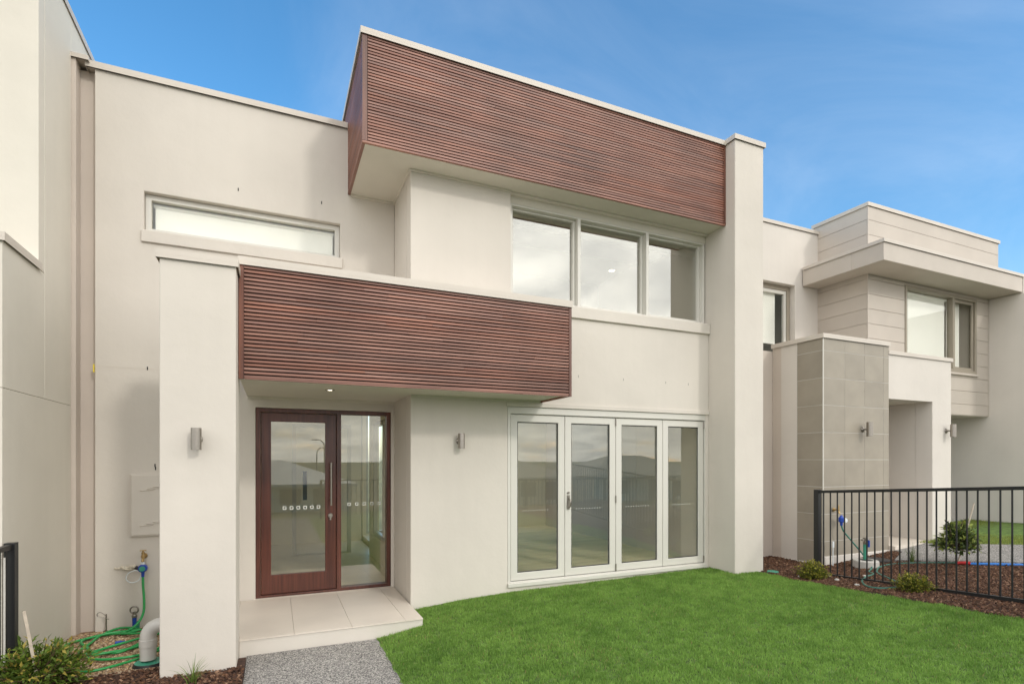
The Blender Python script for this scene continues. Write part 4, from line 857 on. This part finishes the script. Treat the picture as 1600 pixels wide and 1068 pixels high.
def tussock(label, loc, n, h, spread, c1, c2, w_=.008):
    t = thing('grass_tuft', label, 'plant', loc); Vs, Fs, Ts = [], [], []; k = 0
    for i in range(n):
        a = rng.uniform(0, 2*np.pi); ll = h*rng.uniform(.55, 1.1); sp = spread*rng.uniform(.15, 1); d = np.array([math.cos(a), math.sin(a), 0]); s = np.array([-d[1], d[0], 0])
        b = np.array(loc)+d*.012*rng.random()+rng.normal(0, .008, 3)*[1, 1, 0]; c = np.array(c1)+(np.array(c2)-np.array(c1))*rng.random()
        for j in range(6):
            q = j/5; p = b+d*sp*q**1.4+np.array([0, 0, ll*(1.25*q-.55*q*q*(sp/spread)*1.3)]); ww = w_*(1-q*.93)*.5; Vs += [p-s*ww+[0, 0, ww*.6], p+s*ww+[0, 0, ww*.6]]
            if j: Fs.append((k+2*j-2, k+2*j-1, k+2*j+1, k+2*j)); Ts.append(c)
        k += 12
    tonemesh('leaves', np.array(Vs), np.array(Fs), np.array(Ts), M['leaf'], t); return t
tussock('strappy green grass tuft in the mulch at the entry pier', (-.555, 4.56, -.115), 34, .20, .19, (.05, .10, .02), (.20, .28, .06), .0085)
tussock('strappy green tuft behind the fence near the neighbour\'s path', gl(7.78, 4.42), 34, .26, .20, (.06, .10, .03), (.20, .25, .08))
tussock('strappy yellow-green tuft at the right edge behind the fence', gl(8.22, 3.28), 34, .24, .18, (.10, .14, .03), (.28, .32, .08))

# ------------------------------------------------------------------ street behind the camera, mirrored in the glass
fence('black front boundary fence mirrored in the folding glass doors', (1.2, -2.6), (12.0, -2.6), -.15, -.15, .95, .95, 90, (0, .25, .5, .75, 1), bw=.011)
t = thing('letterbox_pier', 'rendered letterbox pier beside the front boundary fence', 'pier', (-.65, -2.6, -.35))
MB().box(-.95, -.35, -2.8, -2.4, -.4, 1.15).build('pier', M['render'], t, .01); MB().box(-1.0, -.3, -2.85, -2.35, 1.151, 1.20).build('coping', M['cap'], t, .005); MB().box(-.75, -.55, -2.399, -2.392, .75, .80).build('letter_slot', M['blackp'], t)
fence('black front boundary fence mirrored in the entry door', (-1.1, -2.6), (-9.0, -2.6), -.15, -.15, .95, .95, 70, (0, .5, 1), bw=.011)
def far_house(label, x, y, z, w_, d, hw, hr, mw, mr, wins):
    t = thing('single_storey_house', label, 'house', (x, y, z), 'houses across the street')
    MB().box(x-w_/2, x+w_/2, y-d, y, z-.5, z+hw).build('wall', M[mw], t)
    o = .5; x0, x1, y0, y1 = x-w_/2-o, x+w_/2+o, y-d-o, y+o; r0, r1, ym_ = x-w_/2+d/2, x+w_/2-d/2, y-d/2; ze, zr_ = z+hw+.02, z+hw+hr
    MB().add([(x0, y0, ze), (x1, y0, ze), (x1, y1, ze), (x0, y1, ze), (r0, ym_, zr_), (r1, ym_, zr_)], [(0, 1, 5, 4), (2, 3, 4, 5), (3, 0, 4), (1, 2, 5), (3, 2, 1, 0)]).build('roof', M[mr], t)
    MB().box(x0, x1, y1-.001, y1+.1, ze-.18, ze-.02).build('gutter', M['cap'], t)
    for (a, b, c, e) in wins:
        f = MB().frame(x+a, x+b, z+c, z+e, y+.001, y+.06, .06).build('window', M['white'], t); MB().box(x+a+.05, x+b-.05, y+.02, y+.03, z+c+.05, z+e-.05).build('pane', M['farglass'], f)
    MB().box(x-.5, x+.5, y+.001, y+.05, z, z+2.1).build('front_door', M['trim'], t)
far_house('low house with a pale ribbed roof across the street from the entry', -1.0, -24, -2.3, 11, 8, 2.25, 1.55, 'brickw', 'roofm', ((-4.5, -2.8, .9, 2.0), (1.2, 2.6, .9, 2.0), (3.2, 4.9, .6, 2.0)))
far_house('low house with a dark roof across the street, nearest the folding doors\' reflection', 15.5, -25, -2.2, 11, 8, 2.4, 1.6, 'brickw', 'roofd', ((-4.5, -2.5, .9, 2.1), (1.2, 2.6, .9, 2.1), (3.2, 5.0, .6, 2.1)))
far_house('low house with a dark roof across the street, farthest along', 29, -25, -2.2, 11.5, 8, 2.4, 1.7, 'iwall', 'roofd', ((-4.5, -2.5, .9, 2.1), (2, 4.4, .6, 2.1)))
far_house('low house with a pale roof across the street, beyond the entry\'s line', -19, -25, -2.2, 15, 8, 2.4, 1.6, 'iwall', 'roofm', ((-6, -4, .9, 2.1), (2, 4.4, .6, 2.1)))
def lamp(label, x, y, z, h, dx):
    t = thing('street_lamp', label, 'street lamp', (x, y, z), 'street lamps mirrored in the entry door')
    MB().tube([(x, y, z), (x, y, z+h*.75), (x+dx*.08, y, z+h*.92), (x+dx*.45, y, z+h), (x+dx, y, z+h)], lambda q: .09-.04*q, 8, 6).build('pole', M['lampm'], t)
    MB().box(x+dx-.35, x+dx+.35, y-.14, y+.14, z+h-.07, z+h+.05).build('lamp_head', M['lampm'], t)
lamp('taller curved street lamp behind the pale roof', 6.6, -70, -2.2, 6.6, -1.4); lamp('shorter curved street lamp behind the pale roof', 6.1, -78, -2.2, 5.6, 1.3)
